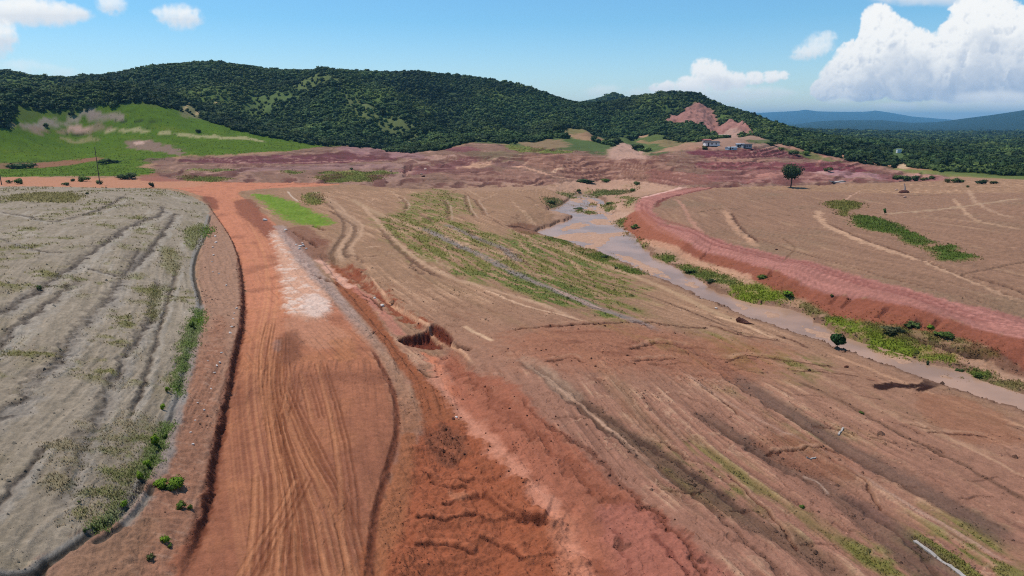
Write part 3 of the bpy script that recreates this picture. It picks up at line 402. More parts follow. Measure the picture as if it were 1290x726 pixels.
for pts, c, w in (([(20, 158), (60, 152), (118, 133), (120, 140), (100, 152), (60, 162), (30, 164)], A(150, 134, 120), .9), ([(112, 144), (150, 142), (158, 146), (150, 151), (110, 152)], A(150, 130, 118), .85), ([(-60, 150), (10, 152), (30, 158), (60, 162), (110, 158), (140, 162), (110, 168), (80, 168), (30, 164), (-60, 164)], A(142, 118, 100), .75), ([(80, 162), (100, 160), (115, 164), (95, 166)], A(196, 158, 140), .8), ([(160, 180), (175, 175), (205, 182), (230, 190), (225, 196), (200, 192), (165, 187)], A(142, 112, 102), .85), ([(172, 180), (184, 179), (180, 183)], A(204, 168, 150), .8), ([(40, 207), (80, 203), (118, 199), (122, 202), (90, 208), (45, 212)], A(146, 98, 82), .85), ([(0, 206), (40, 205), (44, 210), (0, 213)], A(140, 96, 84), .7), ([(180, 201), (230, 199), (240, 203), (190, 205)], A(116, 84, 80), .7), ([(78, 173), (125, 173), (124, 176), (78, 176)], A(160, 140, 108), .6), ([(140, 164), (200, 165), (290, 172), (325, 176), (323, 178), (280, 175), (200, 168), (140, 166)], A(178, 162, 124), .7), ([(180, 220), (215, 218), (240, 222), (236, 228), (180, 228)], A(150, 98, 84), .85)):
    area(pts, c, .8, 1.5, w)
for pts in ([(140, 154), (215, 156)], [(0, 204), (40, 204), (80, 202)], [(60, 165), (110, 166)], [(150, 202), (200, 201), (235, 202)], [(40, 219), (80, 220), (130, 219)], [(120, 219), (148, 215)]): line(pts, 2., A(52, 62, 30), .7, .5, .5)
ii, ww, s = area([(196, 206), (240, 197), (300, 196), (350, 193), (420, 184), (470, 188), (510, 190), (560, 188), (600, 180), (640, 183), (700, 186), (770, 190), (860, 184), (880, 180), (960, 180), (1030, 192), (1100, 205), (1180, 214), (1200, 222), (1160, 228), (1060, 232), (990, 234), (900, 236), (840, 236), (760, 226), (690, 234), (600, 236), (520, 238), (440, 232), (360, 230), (240, 228), (200, 220)], A(134, 102, 86), 1., 2., .92)
BI, BW = ii, ww
for pts, c, w in (([(230, 200), (300, 197), (400, 194), (480, 192), (500, 200), (420, 206), (330, 206), (240, 204)], mar, .9), ([(230, 212), (330, 210), (400, 208), (500, 206), (505, 211), (400, 214), (300, 216)], A(146, 112, 104), .8), ([(430, 184), (480, 187), (520, 192), (540, 200), (500, 198), (440, 192)], A(150, 112, 108), .8), ([(500, 214), (560, 205), (590, 196), (600, 205), (570, 214), (520, 220)], A(128, 84, 80), .85), ([(560, 188), (600, 186), (602, 198), (584, 194)], A(124, 78, 76), .85), ([(500, 206), (560, 197), (570, 196), (540, 203), (505, 210)], A(180, 142, 124), .7), ([(575, 212), (590, 205), (620, 204), (615, 210), (585, 213)], A(196, 152, 124), .85), ([(580, 192), (640, 192), (680, 196), (660, 202), (610, 200)], A(112, 100, 72), .6), ([(560, 213), (620, 212), (618, 218), (570, 220)], A(116, 76, 70), .7), ([(620, 204), (655, 205), (662, 212), (630, 210)], A(128, 92, 84), .7),
                  ([(660, 195), (720, 194), (800, 200), (840, 205), (860, 222), (820, 231), (720, 225), (690, 215), (665, 208)], A(146, 106, 88), .9), ([(560, 220), (640, 214), (700, 225), (690, 232), (600, 230)], A(150, 110, 94), .7), ([(420, 216), (500, 214), (505, 226), (440, 228)], A(160, 126, 112), .6), ([(820, 214), (900, 222), (890, 232), (830, 234)], A(136, 88, 78), .7), ([(870, 190), (920, 188), (1030, 190), (1060, 196), (960, 198), (880, 196)], A(110, 60, 64), .95), ([(875, 204), (930, 203), (1000, 205), (1060, 208), (1060, 216), (900, 212)], A(130, 76, 76), .92), ([(1010, 206), (1050, 203), (1100, 208), (1104, 215), (1020, 217)], A(112, 58, 62), .95), ([(880, 198), (960, 199), (1000, 202), (920, 203)], A(166, 122, 104), .8), ([(1020, 217), (1080, 216), (1160, 220), (1150, 224), (1060, 222)], A(170, 126, 124), .8), ([(900, 216), (1000, 214), (1060, 224), (1140, 225), (1000, 230), (900, 228)], A(142, 92, 86), .7), ([(940, 222), (990, 218), (990, 221), (945, 225)], A(182, 128, 112), .7), ([(1110, 218), (1180, 222), (1194, 227), (1130, 228)], A(160, 106, 100), .7), ([(1000, 188), (1040, 196), (1100, 208), (1180, 222), (1150, 222), (1060, 204)], A(170, 126, 106), .6), ([(880, 182), (1010, 183), (1010, 188), (890, 189)], A(176, 128, 110), .7), ([(760, 226), (840, 232), (840, 240), (760, 238), (700, 240), (690, 234)], A(186, 146, 122), .8), ([(530, 232), (640, 230), (700, 236), (640, 240), (540, 238)], A(168, 132, 108), .7)):
    area(pts, c, .8, 1.5, w)
for pts, c, wd, d in (([(230, 207), (330, 206), (420, 204), (500, 202), (560, 197)], pk, 2.5, -.3), ([(300, 210), (400, 209), (480, 208)], A(110, 76, 74), 3, .6), ([(500, 228), (560, 226), (620, 225), (690, 229)], A(104, 72, 60), 2, .7), ([(440, 231), (400, 231), (360, 233), (330, 236)], A(112, 70, 58), 2, .8), ([(870, 197), (940, 198), (1040, 198)], A(108, 62, 64), 2.5, .6), ([(880, 213), (930, 212), (1000, 214)], A(110, 66, 66), 2, .5), ([(900, 232), (960, 228), (1030, 226)], A(112, 66, 60), 2, .6), ([(850, 240), (880, 236), (930, 232)], A(120, 74, 64), 2, .3), ([(700, 220), (760, 224), (820, 224)], A(110, 76, 62), 2, .5), ([(696, 218), (702, 214), (708, 211)], A(196, 158, 130), 2.4, 0), ([(780, 214), (782, 222)], A(186, 146, 124), 1.8, 0), ([(734, 208), (735, 215)], A(176, 136, 114), 1.6, 0), ([(660, 209), (662, 205), (668, 200)], A(190, 148, 122), 1.8, 0), ([(1028, 210), (1035, 200), (1040, 196)], A(170, 120, 104), 2, 0), ([(512, 206), (511, 214), (513, 222)], A(96, 64, 58), 3, 1.2), ([(518, 206), (517, 216)], A(84, 54, 50), 1.6, .8), ([(645, 210), (665, 212), (690, 220), (720, 226)], A(196, 150, 124), 2.6, 0), ([(555, 210), (562, 206), (568, 208)], A(70, 46, 46), 1.6, .6), ([(725, 202), (780, 206), (840, 208)], A(120, 84, 72), 1.6, .3), ([(640, 184), (700, 188), (760, 192)], A(182, 138, 120), 2.5, 0), ([(1045, 229), (1063, 229)], A(190, 176, 168), 2, 0)):
    line(pts, wd, c, .75, d, .35, soft=.4)
for pts, st in (([(230, 222), (260, 221), (285, 223), (280, 228), (245, 228)], .5), ([(400, 222), (450, 220), (480, 222), (460, 228), (410, 227)], .5), ([(240, 213), (280, 212), (300, 214), (260, 216)], .2), ([(360, 216), (375, 216), (372, 220)], .4), ([(400, 217), (470, 216), (500, 218), (440, 221)], .3), ([(640, 182), (720, 190), (700, 193), (650, 190)], .1)): area(pts, A(108, 122, 46), .8, 1.6, .85, st)
b1 = fbm(np.arctan2(XF[BI], YF[BI]) * 22, ZB.ravel()[BI] / .55 + N8[BI] * .5, 4, 95, .6); b2 = fbm(np.arctan2(XF[BI], YF[BI]) * 60, ZB.ravel()[BI] / .25, 3, 96, .6)
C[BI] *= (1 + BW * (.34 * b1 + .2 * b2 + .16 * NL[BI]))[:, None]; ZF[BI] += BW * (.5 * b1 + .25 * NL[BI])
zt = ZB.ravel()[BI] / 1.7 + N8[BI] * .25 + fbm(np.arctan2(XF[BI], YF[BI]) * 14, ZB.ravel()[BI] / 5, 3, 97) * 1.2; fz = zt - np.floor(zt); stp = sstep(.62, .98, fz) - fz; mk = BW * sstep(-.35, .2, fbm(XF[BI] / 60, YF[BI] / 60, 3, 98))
ZF[BI] += 1.7 * 1.05 * stp * mk; paint(BI, A(104, 66, 60), mk * sstep(.6, .7, fz) * (1 - sstep(.9, 1., fz)) * .8); paint(BI, A(184, 142, 124), mk * sstep(.0, .06, fz) * (1 - sstep(.1, .25, fz)) * .45)  # shade painted in: risers darker, their top edges paler
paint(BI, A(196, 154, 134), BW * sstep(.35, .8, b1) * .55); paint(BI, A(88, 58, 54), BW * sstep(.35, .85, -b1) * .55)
# ------------------------------------------------------------------ edge drain of the grey field, its shadow painted as dark lines
drain = [(262, 270), (256, 295), (245, 318), (241, 345), (250, 385), (240, 425), (226, 480), (205, 545), (185, 590), (155, 640), (110, 672), (58, 706), (40, 720), (0, 724), (-40, 730)]
line(drain, .7, A(150, 140, 128), .9, 0, .1, fade=False); line([(x + 3, y + 2) for x, y in drain], .5, A(88, 78, 68), .85, .28, .15, fade=False)
line([(252, 380), (246, 430), (232, 480), (222, 520), (212, 560), (198, 600), (190, 618)], 1.1, A(156, 146, 136), .8, 0, .2)
line([(192, 612), (182, 632), (165, 652), (145, 668), (122, 682)], .5, A(92, 78, 68), .85, .25, .15, fade=False); line([(186, 620), (168, 640), (150, 660)], 1.3, A(158, 146, 134), .7, 0, .2)
line([(58, 708), (48, 726), (40, 745)], .5, A(80, 68, 58), .85, .25, .15, fade=False)
for pts, wd in (([(250, 388), (248, 410), (240, 440)], .8), ([(244, 400), (232, 450), (218, 500)], .7), ([(212, 530), (202, 555), (186, 590), (178, 602)], .8), ([(160, 632), (140, 655), (120, 668)], .6), ([(262, 285), (256, 300)], .7)):
    i_, w_ = line(pts, wd, A(92, 122, 30), .9, -.12, .6); GW[i_] = np.maximum(GW[i_], w_)
step([(262, 256), (280, 282), (300, 322), (306, 388), (293, 458), (283, 510), (272, 560), (260, 628), (240, 690), (222, 745)], -.95, .5, 3, .35, A(96, 56, 42))  # bank facing the road painted dark for its shade, foot line too
line([(300, 322), (306, 388), (293, 458), (272, 560), (260, 628), (240, 690), (222, 745)], .9, A(104, 60, 46), .7, .15, .3)
step([(470, 440), (495, 490), (500, 540), (488, 590), (472, 650), (464, 745)], -.25, .5, 2, .2, A(118, 70, 52))
line([(466, 436), (492, 488), (499, 540), (486, 592), (470, 650), (460, 745)], .45, A(112, 66, 50), .6, .12, .3)
# ------------------------------------------------------------------ woodland floor and the clearings in it
foot = np.array([(-400, 150), (-60, 149), (10, 150), (30, 157), (60, 151), (118, 133), (160, 136), (210, 141), (250, 149), (300, 165), (350, 174), (405, 183), (440, 184), (480, 187), (520, 192), (560, 188), (600, 179), (640, 182), (700, 185), (770, 191), (810, 194), (835, 187), (870, 180), (900, 177), (960, 177), (1000, 185), (1050, 197), (1100, 207), (1160, 215), (1230, 222), (1290, 226), (1700, 226)], float)
fw = G(foot); fr = np.hypot(fw[:, 0], fw[:, 1]); fa = np.arctan2(fw[:, 0], fw[:, 1])
print('foot', [(int(p[0]), int(r)) for p, r in zip(foot, fr)])
fr = np.where((foot[:, 0] < 230) & (foot[:, 0] > -500), np.where(foot[:, 0] < 25, 606, 648), fr); AF = np.arctan2(XF, YF); RFOOT = np.interp(AF, fa, fr)
FM = sstep(-6, 6, RF - RFOOT + NL * RF * .012).astype(F32)
nh = fbm(XF / 60, YF / 60, 5, 81)
rp = np.array([(-250, 1150), (0, 1100), (60, 1100), (110, 1100), (160, 1080), (200, 1050), (270, 1000), (330, 1020), (400, 1050), (600, 1050), (670, 1030), (745, 1000), (800, 1150), (830, 1100), (860, 1080), (890, 1050), (920, 1000), (950, 950), (985, 900), (1040, 1000), (1500, 1000)], float)
ra_ = np.arctan2((rp[:, 0] - 645) / FOC, cp); RRID = np.interp(AF, ra_, rp[:, 1])
below = sstep(0, 260, RRID - RF)
ZF += FM * (RF < 4000) * np.clip((RF - RFOOT) / 120, 0, 1) * (fbm(AF * 13 + RF / 1500, RF / 900, 3, 82) * 16 * below + nh * (7 * below + 2)) * np.clip(RF / 1000, .3, 1) * (.25 + .75 * sstep(2, 22, ZF))
paint(allv, A(60, 80, 42), FM * .95); C *= (1 + .22 * FM * nh)[:, None]
paint(allv, A(92, 110, 50), FM * sstep(.0, .6, fbm(XF / 130, YF / 130, 4, 84)) * .8)
for pts, wd, dz in (([(420, 108), (450, 124), (490, 144), (530, 166), (556, 184)], 70, 14), ([(520, 112), (560, 140), (590, 160), (585, 178)], 60, -13), ([(300, 100), (330, 128), (350, 150), (400, 178)], 80, -14), ([(690, 125), (680, 145), (660, 160)], 60, -9), ([(200, 96), (215, 120), (235, 140)], 70, -12), ([(765, 132), (750, 145), (735, 155)], 60, -12), ([(620, 105), (640, 130), (640, 155)], 60, 9), ([(250, 85), (270, 112), (290, 138)], 60, 9), ([(80, 104), (90, 125)], 60, -10)):
    P = spline(G(pts), 4); ii = near(P, wd * 2); d, s, al = pline(P, ii); ZF[ii] += dz * np.exp(-(d / wd) ** 2) * np.clip((RF[ii] - RFOOT[ii] - 60) / 160, 0, 1) * FM[ii] * below[ii]
LAB[FM > .5] = 3; LAB[RF > 4000] = 4
paint(allv, A(34, 50, 34), sstep(3300, 4200, RF)); GW *= 1 - FM
TM = FM * np.ones_like(FM)                                    # where trees may stand
LT = sstep(.0, .7, fbm(XF / 130, YF / 130, 4, 84) + .02) * .9       # lighter scrub
def clear(pts, col, soft=3, amp=6, w=.95, tm=0., bump=0., k=4):
    tm *= .6
    P = spline(G(pts), k, True); ii = near(P, soft + amp * 3); s = pgon(P, ii) + NL[ii] * amp; ww = sstep(-soft, soft, s) * (RF[ii] > 400)
    if col is not None: paint(ii, col, ww * w); C[ii] *= (1 + ww * .2 * nh[ii])[:, None]
    TM[ii] *= 1 - ww * (1 - tm); ZF[ii] += ww * bump * fbm(XF[ii] / 12, YF[ii] / 12, 3, 85); return ii, ww
clear([(834, 147), (850, 140), (864, 135), (878, 131), (894, 133), (904, 144), (912, 152), (938, 160), (952, 168), (925, 167), (896, 163), (880, 156), (862, 152), (846, 147)], A(160, 114, 104), 3, 4, bump=4)
clear([(600, 180), (640, 170), (700, 163), (760, 158), (830, 164), (890, 176), (850, 190), (800, 197), (700, 187)], A(74, 92, 46), 5, 14, .8, .5); clear([(640, 182), (690, 178), (740, 180), (770, 185), (800, 194), (760, 192), (700, 186)], A(86, 98, 50), 4, 5, .8, .35); clear([(740, 165), (800, 160), (850, 165), (890, 172), (860, 185), (820, 190), (800, 180), (760, 172)], A(92, 102, 52), 4, 6, .8, .4)
clear([(650, 181), (690, 177), (720, 183), (690, 187)], A(150, 120, 94), 3, 8, .8, .1); clear([(700, 170), (745, 163), (760, 168), (720, 175)], A(140, 120, 84), 3, 10, .7, .2); clear([(820, 172), (850, 168), (870, 174), (845, 180)], A(146, 120, 90), 3, 10, .7, .2); clear([(712, 175), (730, 171), (762, 172), (768, 180), (735, 180)], A(160, 124, 96), 3, 5, .9); clear([(754, 166), (765, 161), (770, 167)], A(176, 134, 112), 3, 3); clear([(798, 158), (815, 158), (816, 162)], A(180, 140, 112), 3, 3, .9); clear([(785, 160), (810, 166), (830, 172), (810, 170), (790, 166)], A(158, 124, 92), 3, 4, .8)
clear([(766, 197), (772, 186), (785, 178), (798, 179), (808, 190), (816, 198), (795, 199)], A(182, 144, 126), 3, 3, bump=1.5)
clear([(430, 128), (480, 140), (520, 160), (556, 180), (520, 180), (485, 165), (450, 148)], A(104, 110, 62), 4, 8, .8, .35); clear([(535, 147), (548, 152), (552, 158), (540, 152)], A(182, 150, 112), 2, 3, .8)
clear([(225, 136), (242, 130), (252, 145), (262, 150), (240, 148), (230, 146)], A(126, 118, 84), 3, 4, .8, .2)
for x, y in ((236, 134), (262, 138), (270, 128), (250, 140)): clear([(x - 4, y + 3), (x + 3, y - 3), (x + 4, y - 1), (x - 2, y + 4)], A(198, 168, 124), 1.5, 2, .9)
clear([(380, 105), (420, 108), (430, 118), (400, 122), (370, 118)], A(104, 112, 60), 4, 8, .7, .3); clear([(300, 120), (340, 116), (380, 125), (350, 132)], A(92, 106, 56), 4, 8, .6, .5)
clear([(872, 181), (900, 175), (935, 170), (965, 175), (982, 183), (950, 186), (900, 186)], A(160, 126, 108), 3, 6, .9); clear([(905, 168), (912, 163), (935, 165), (930, 172)], A(176, 140, 124), 2, 3); clear([(945, 176), (975, 176), (972, 180), (945, 180)], A(84, 98, 52), 2, 3, .8, .2)
clear([(975, 180), (1010, 186), (1060, 198), (1110, 208), (1180, 218), (1170, 214), (1100, 203), (1030, 188)], A(170, 122, 96), 3, 3, .85); clear([(1130, 214), (1136, 205), (1144, 205), (1142, 214)], A(196, 164, 132), 2, 2)
clear([(1120, 212), (1200, 216), (1290, 222), (1290, 226), (1200, 222)], A(112, 120, 60), 3, 4, .8, .15)
clear([(985, 186), (1020, 192), (1060, 203), (1030, 200)], A(96, 108, 56), 2, 3, .7, .2)
clear([(812, 194), (830, 190), (850, 182), (866, 178), (880, 184), (850, 190)], A(172, 130, 108), 3, 3, .85)
clear([(1122, 190), (1142, 190), (1143, 203), (1121, 203)], A(84, 100, 50), 3, 3, .8)
# general fine relief; grain kept in step with range
ZF += np.where(FM > .5, 0, .028 * N05 + .05 * N2 + .25 * NL * np.clip((RF - 150) / 200, 0, 1))
lum_ = C.mean(1, keepdims=True); C = lum_ + (C - lum_) * np.where(C[:, :1] > C[:, 1:2], 1.08, .96); np.clip(C, .008, .9, out=C)
Z = ZF.reshape(NR, NA)
def zat(x, y): return float(gsample(Z, np.array([float(x)]), np.array([float(y)]))[0])
def at(px, py):
    p = G([(px, py)], None, Z)[0]; return float(p[0]), float(p[1]), zat(p[0], p[1])
def pxm(p): return math.hypot(p[0], p[1]) / FOC                 # metres per photo pixel at a place
# ================================================================== MATERIALS
def mat(name): 
    m = bpy.data.materials.new(name); m.use_nodes = True; nt = m.node_tree; b = nt.nodes['Principled BSDF']; return m, nt, b
def N(nt, t, **kw):
    n = nt.nodes.new(t)
    for k, v in kw.items():
        if k in n.inputs.keys(): n.inputs[k].default_value = v
        else: setattr(n, k, v)
    return n
def ground_mat(name, fine=1.0, bump=.5, rough=.95):
    m, nt, b = mat(name); L = nt.links.new
    at_ = N(nt, 'ShaderNodeAttribute', attribute_name='Col'); tc = N(nt, 'ShaderNodeTexCoord')
    n1 = N(nt, 'ShaderNodeTexNoise', Scale=4.0 * fine, Detail=9.0, Roughness=.72); n2 = N(nt, 'ShaderNodeTexNoise', Scale=.9 * fine, Detail=5.0, Roughness=.65)
    L(tc.outputs['Object'], n1.inputs['Vector']); L(tc.outputs['Object'], n2.inputs['Vector'])
    mr = N(nt, 'ShaderNodeMapRange'); mr.inputs['From Min'].default_value = .28; mr.inputs['From Max'].default_value = .72; mr.inputs['To Min'].default_value = .78; mr.inputs['To Max'].default_value = 1.22
    mr2 = N(nt, 'ShaderNodeMapRange'); mr2.inputs['From Min'].default_value = .28; mr2.inputs['From Max'].default_value = .72; mr2.inputs['To Min'].default_value = .82; mr2.inputs['To Max'].default_value = 1.18
    L(n1.outputs['Fac'], mr.inputs['Value']); L(n2.outputs['Fac'], mr2.inputs['Value'])
    mu = N(nt, 'ShaderNodeMath', operation='MULTIPLY'); L(mr.outputs[0], mu.inputs[0]); L(mr2.outputs[0], mu.inputs[1])
    vm = N(nt, 'ShaderNodeVectorMath', operation='SCALE'); L(at_.outputs['Color'], vm.inputs[0]); L(mu.outputs[0], vm.inputs['Scale'])
    L(vm.outputs[0], b.inputs['Base Color']); b.inputs['Roughness'].default_value = rough; b.inputs['Specular IOR Level'].default_value = .06
    bp = N(nt, 'ShaderNodeBump', Strength=bump, Distance=.3); L(n1.outputs['Fac'], bp.inputs['Height']); L(bp.outputs[0], b.inputs['Normal'])
    return m
M_ground = ground_mat('bare_earth'); M_road = ground_mat('packed_earth', 1.3, .35); M_wood = ground_mat('woodland_floor', .25, .3)
def flat_mat(name, col, rough=.8, var=.25, scale=6., attr=False, trans=0., spec=.2, rnd=0.):
    m, nt, b = mat(name); L = nt.links.new; tc = N(nt, 'ShaderNodeTexCoord'); n1 = N(nt, 'ShaderNodeTexNoise', Scale=scale, Detail=4.0); L(tc.outputs['Object'], n1.inputs['Vector'])
    mr = N(nt, 'ShaderNodeMapRange'); mr.inputs['From Min'].default_value = .3; mr.inputs['From Max'].default_value = .7; mr.inputs['To Min'].default_value = 1 - var; mr.inputs['To Max'].default_value = 1 + var; L(n1.outputs['Fac'], mr.inputs['Value'])
    sc_ = mr.outputs[0]
    if rnd:
        oi = N(nt, 'ShaderNodeObjectInfo'); m2 = N(nt, 'ShaderNodeMapRange'); m2.inputs['To Min'].default_value = 1 - rnd; m2.inputs['To Max'].default_value = 1 + rnd; L(oi.outputs['Random'], m2.inputs['Value'])
        mm = N(nt, 'ShaderNodeMath', operation='MULTIPLY'); L(sc_, mm.inputs[0]); L(m2.outputs[0], mm.inputs[1]); sc_ = mm.outputs[0]
    vm = N(nt, 'ShaderNodeVectorMath', operation='SCALE'); L(sc_, vm.inputs['Scale'])
    if attr: a = N(nt, 'ShaderNodeAttribute', attribute_name='Col'); L(a.outputs['Color'], vm.inputs[0])
    else: vm.inputs[0].default_value = tuple(col)
    L(vm.outputs[0], b.inputs['Base Color']); b.inputs['Roughness'].default_value = rough; b.inputs['Specular IOR Level'].default_value = spec
    if trans:
        tr = N(nt, 'ShaderNodeBsdfTranslucent'); L(vm.outputs[0], tr.inputs['Color']); mx = N(nt, 'ShaderNodeMixShader', Fac=trans); L(b.outputs[0], mx.inputs[1]); L(tr.outputs[0], mx.inputs[2]); L(mx.outputs[0], nt.nodes['Material Output'].inputs['Surface'])
    return m
M_leaf = flat_mat('foliage', (1, 1, 1), .75, .2, .3, True, .2, .15, .22); M_grass = flat_mat('grass_blades', (1, 1, 1), .8, .15, .5, True, .25, .1)
M_bark = flat_mat('bark', (.06, .045, .035), .9); M_rock = flat_mat('stone', (1, 1, 1), .9, .25, 4., True, 0, .15, .2)
M_wall = flat_mat('white_wall', (.72, .71, .68), .8, .08); M_dark = flat_mat('dark_roof', (.06, .055, .06), .7, .2); M_red = flat_mat('red_roof', (.33, .11, .09), .8, .15); M_blue = flat_mat('pale_blue_sheet', (.42, .5, .56), .4, .1, 3, spec=.5); M_grey = flat_mat('grey_sheet', (.3, .32, .33), .5, .15); M_pinkw = flat_mat('rendered_wall', (.5, .37, .3), .85, .1); M_door = flat_mat('door_dark', (.05, .05, .055), .6, .1)
M_pole = flat_mat('weathered_timber', (.07, .06, .05), .9); M_pale = flat_mat('pale_concrete', (.36, .31, .27), .85, .15, 2.)
# ================================================================== MESH HELPERS
def mesh_np(name, V, Fq, mats, cols=None, smooth=True, nrm=None):
    me = bpy.data.meshes.new(name); V = np.ascontiguousarray(V, F32); Fq = np.ascontiguousarray(Fq, np.int32); k = Fq.shape[1]
    me.vertices.add(len(V)); me.vertices.foreach_set('co', V.ravel()); me.loops.add(Fq.size); me.loops.foreach_set('vertex_index', Fq.ravel()); me.polygons.add(len(Fq)); me.polygons.foreach_set('loop_start', np.arange(0, Fq.size, k, dtype=np.int32))
    me.polygons.foreach_set('use_smooth', np.full(len(Fq), smooth)); me.update(calc_edges=True)
    if cols is not None:
        a = me.color_attributes.new('Col', 'FLOAT_COLOR', 'POINT'); a.data.foreach_set('color', np.hstack([cols, np.ones((len(cols), 1))]).astype(F32).ravel())
    if nrm is not None: me.normals_split_custom_set_from_vertices(nrm)
    for m in (mats if isinstance(mats, list) else [mats]): me.materials.append(m)
    return me
def link(name, me, parent=None, loc=None):
    o = bpy.data.objects.new(name, me); COL.objects.link(o)
    if parent: o.parent = parent
    if loc is not None: o.location = loc
    return o
def tag(o, label, cat, group=None, kind=None):
    if label: o['label'] = label
    if cat: o['category'] = cat
    if group: o['group'] = group
    if kind: o['kind'] = kind
    return o
# ================================================================== TERRAIN SHEETS
V = np.stack([XF, YF, ZF], -1); I = np.arange(NR * NA).reshape(NR, NA)
Q = np.stack([I[:-1, :-1], I[:-1, 1:], I[1:, 1:], I[1:, :-1]], -1).reshape(-1, 4)
tx = np.gradient(V.reshape(NR, NA, 3), axis=1); ty = np.gradient(V.reshape(NR, NA, 3), axis=0); nm = np.cross(tx, ty).reshape(-1, 3); nm /= np.linalg.norm(nm, axis=1)[:, None] + 1e-9; nm[nm[:, 2] < 0] *= -1
QL = LAB[Q[:, 0]]
def sheet(name, sel, m, label, cat):
    q = Q[sel]; u, inv = np.unique(q, return_inverse=True)
    o = link(name, mesh_np(name, V[u], inv.reshape(q.shape), m, C[u], True, nm[u])); return tag(o, label, cat, None, 'structure')
sheet('ground', (QL == 0), M_ground, 'scraped red and brown earth of the worked valley', 'ground')
sheet('dirt_road', (QL == 1), M_road, 'wide orange dirt road with tyre tracks beside the grey field', 'road')
sheet('dirt_road', (QL == 2), M_road, 'pink haul road on its red embankment above the stream', 'road')
sheet('hills', (QL == 3), M_wood, 'wooded hills and forest floor behind the cleared valley', 'hills')
sheet('mountains', (QL == 4), M_wood, 'far blue mountain ranges on the horizon', 'mountains')
# water
rmask = np.zeros(len(XF), bool); rmask[RIV[RS_ > -3.5]] = True
q = Q[rmask[Q].all(1)]; u, inv = np.unique(q, return_inverse=True); Vw = V[u].copy(); Vw[:, 2] = WL
wm, nt, b = mat('muddy_water'); L = nt.links.new; tc = N(nt, 'ShaderNodeTexCoord'); n1 = N(nt, 'ShaderNodeTexNoise', Scale=.12, Detail=4.0); n2 = N(nt, 'ShaderNodeTexNoise', Scale=1.6, Detail=3.0)
L(tc.outputs['Object'], n1.inputs['Vector']); L(tc.outputs['Object'], n2.inputs['Vector']); cr = N(nt, 'ShaderNodeValToRGB'); cr.color_ramp.elements[0].position = .38; cr.color_ramp.elements[1].position = .62
cr.color_ramp.elements[0].color = (*A(160, 126, 104), 1); cr.color_ramp.elements[1].color = (*A(184, 144, 118), 1); L(n1.outputs['Fac'], cr.inputs['Fac']); L(cr.outputs[0], b.inputs['Base Color']); b.inputs['Roughness'].default_value = .2; b.inputs['IOR'].default_value = 1.33; b.inputs['Specular IOR Level'].default_value = .11
bp = N(nt, 'ShaderNodeBump', Strength=.06, Distance=.1); L(n2.outputs['Fac'], bp.inputs['Height']); L(bp.outputs[0], b.inputs['Normal'])
tag(link('stream_water', mesh_np('stream_water', Vw, inv.reshape(q.shape), wm)), 'shallow muddy stream winding down the valley floor', 'water', None, 'structure')
# ================================================================== VEGETATION
def ico(sub):
    import bmesh
    bm = bmesh.new(); bmesh.ops.create_icosphere(bm, subdivisions=sub, radius=1); v = np.array([x.co[:] for x in bm.verts]); f = np.array([[w.index for w in x.verts] for x in bm.faces]); bm.free(); return v, f
IV1, IF1 = ico(1); IV2, IF2 = ico(2)
def dirs(n): d = rng.normal(size=(n, 3)); return d / np.linalg.norm(d, axis=1)[:, None]
def crown(nl, nleaf, ls, flat=.85, core=True, open_=.0, spread=1.):
    """unit crown (about 1 wide, base at z = 0): lobed core with leaf sprays round it"""
    ce = dirs(nl) * rng.uniform(.15, .32, (nl, 1)); ce[:, 2] = np.abs(ce[:, 2]) * .9 + .3 * rng.random(nl); ce[:, :2] *= spread; rad = rng.uniform(.17, .3, nl)
    Vs, Fs, Sh, o = [], [], [], 0
    if core:
        for c, r in zip(ce, rad):
            d = IV1 * (1 + .45 * rng.normal(size=(len(IV1), 1)).clip(-1, 1)); Vs.append(c + d * r * (.8 - open_) * [1, 1, flat]); Fs.append(IF1 + o); Sh.append(np.full(len(IV1), .95)); o += len(IV1)
    per = max(1, nleaf // nl)
    for c, r in zip(ce, rad):
        d = dirs(per); p = c + d * r * rng.uniform(.75, 1.2, (per, 1)) * [1, 1, flat]
        nn = d + .7 * rng.normal(size=(per, 3)); nn /= np.linalg.norm(nn, axis=1)[:, None]; a = np.cross(nn, dirs(per)); a /= np.linalg.norm(a, axis=1)[:, None] + 1e-9; b = np.cross(nn, a); s = ls * rng.uniform(.6, 1.4, (per, 1))
        tri = np.stack([p + a * s, p - a * s * .6 + b * s, p - a * s * .5 - b * s * .9], 1); Vs.append(tri.reshape(-1, 3)); Fs.append(np.arange(per * 3).reshape(-1, 3) + o); Sh.append(np.repeat(rng.uniform(.8, 1.35, per), 3)); o += per * 3
    Vv = np.concatenate(Vs); Vv[:, 2] -= Vv[:, 2].min() * .9; return Vv, np.concatenate(Fs), np.concatenate(Sh)
GREENS = np.array([A(58, 80, 40), A(66, 88, 46), A(54, 74, 42), A(78, 98, 50), A(70, 86, 40), A(92, 108, 56)]) * .84
far_t = [crown(4, 28, .14, .8) for _ in range(7)]; near_t = [crown(7, 210, .075) for _ in range(6)]
EL = (Z - CAMZ) / RS[:, None]; CM = np.maximum.accumulate(EL, 0)
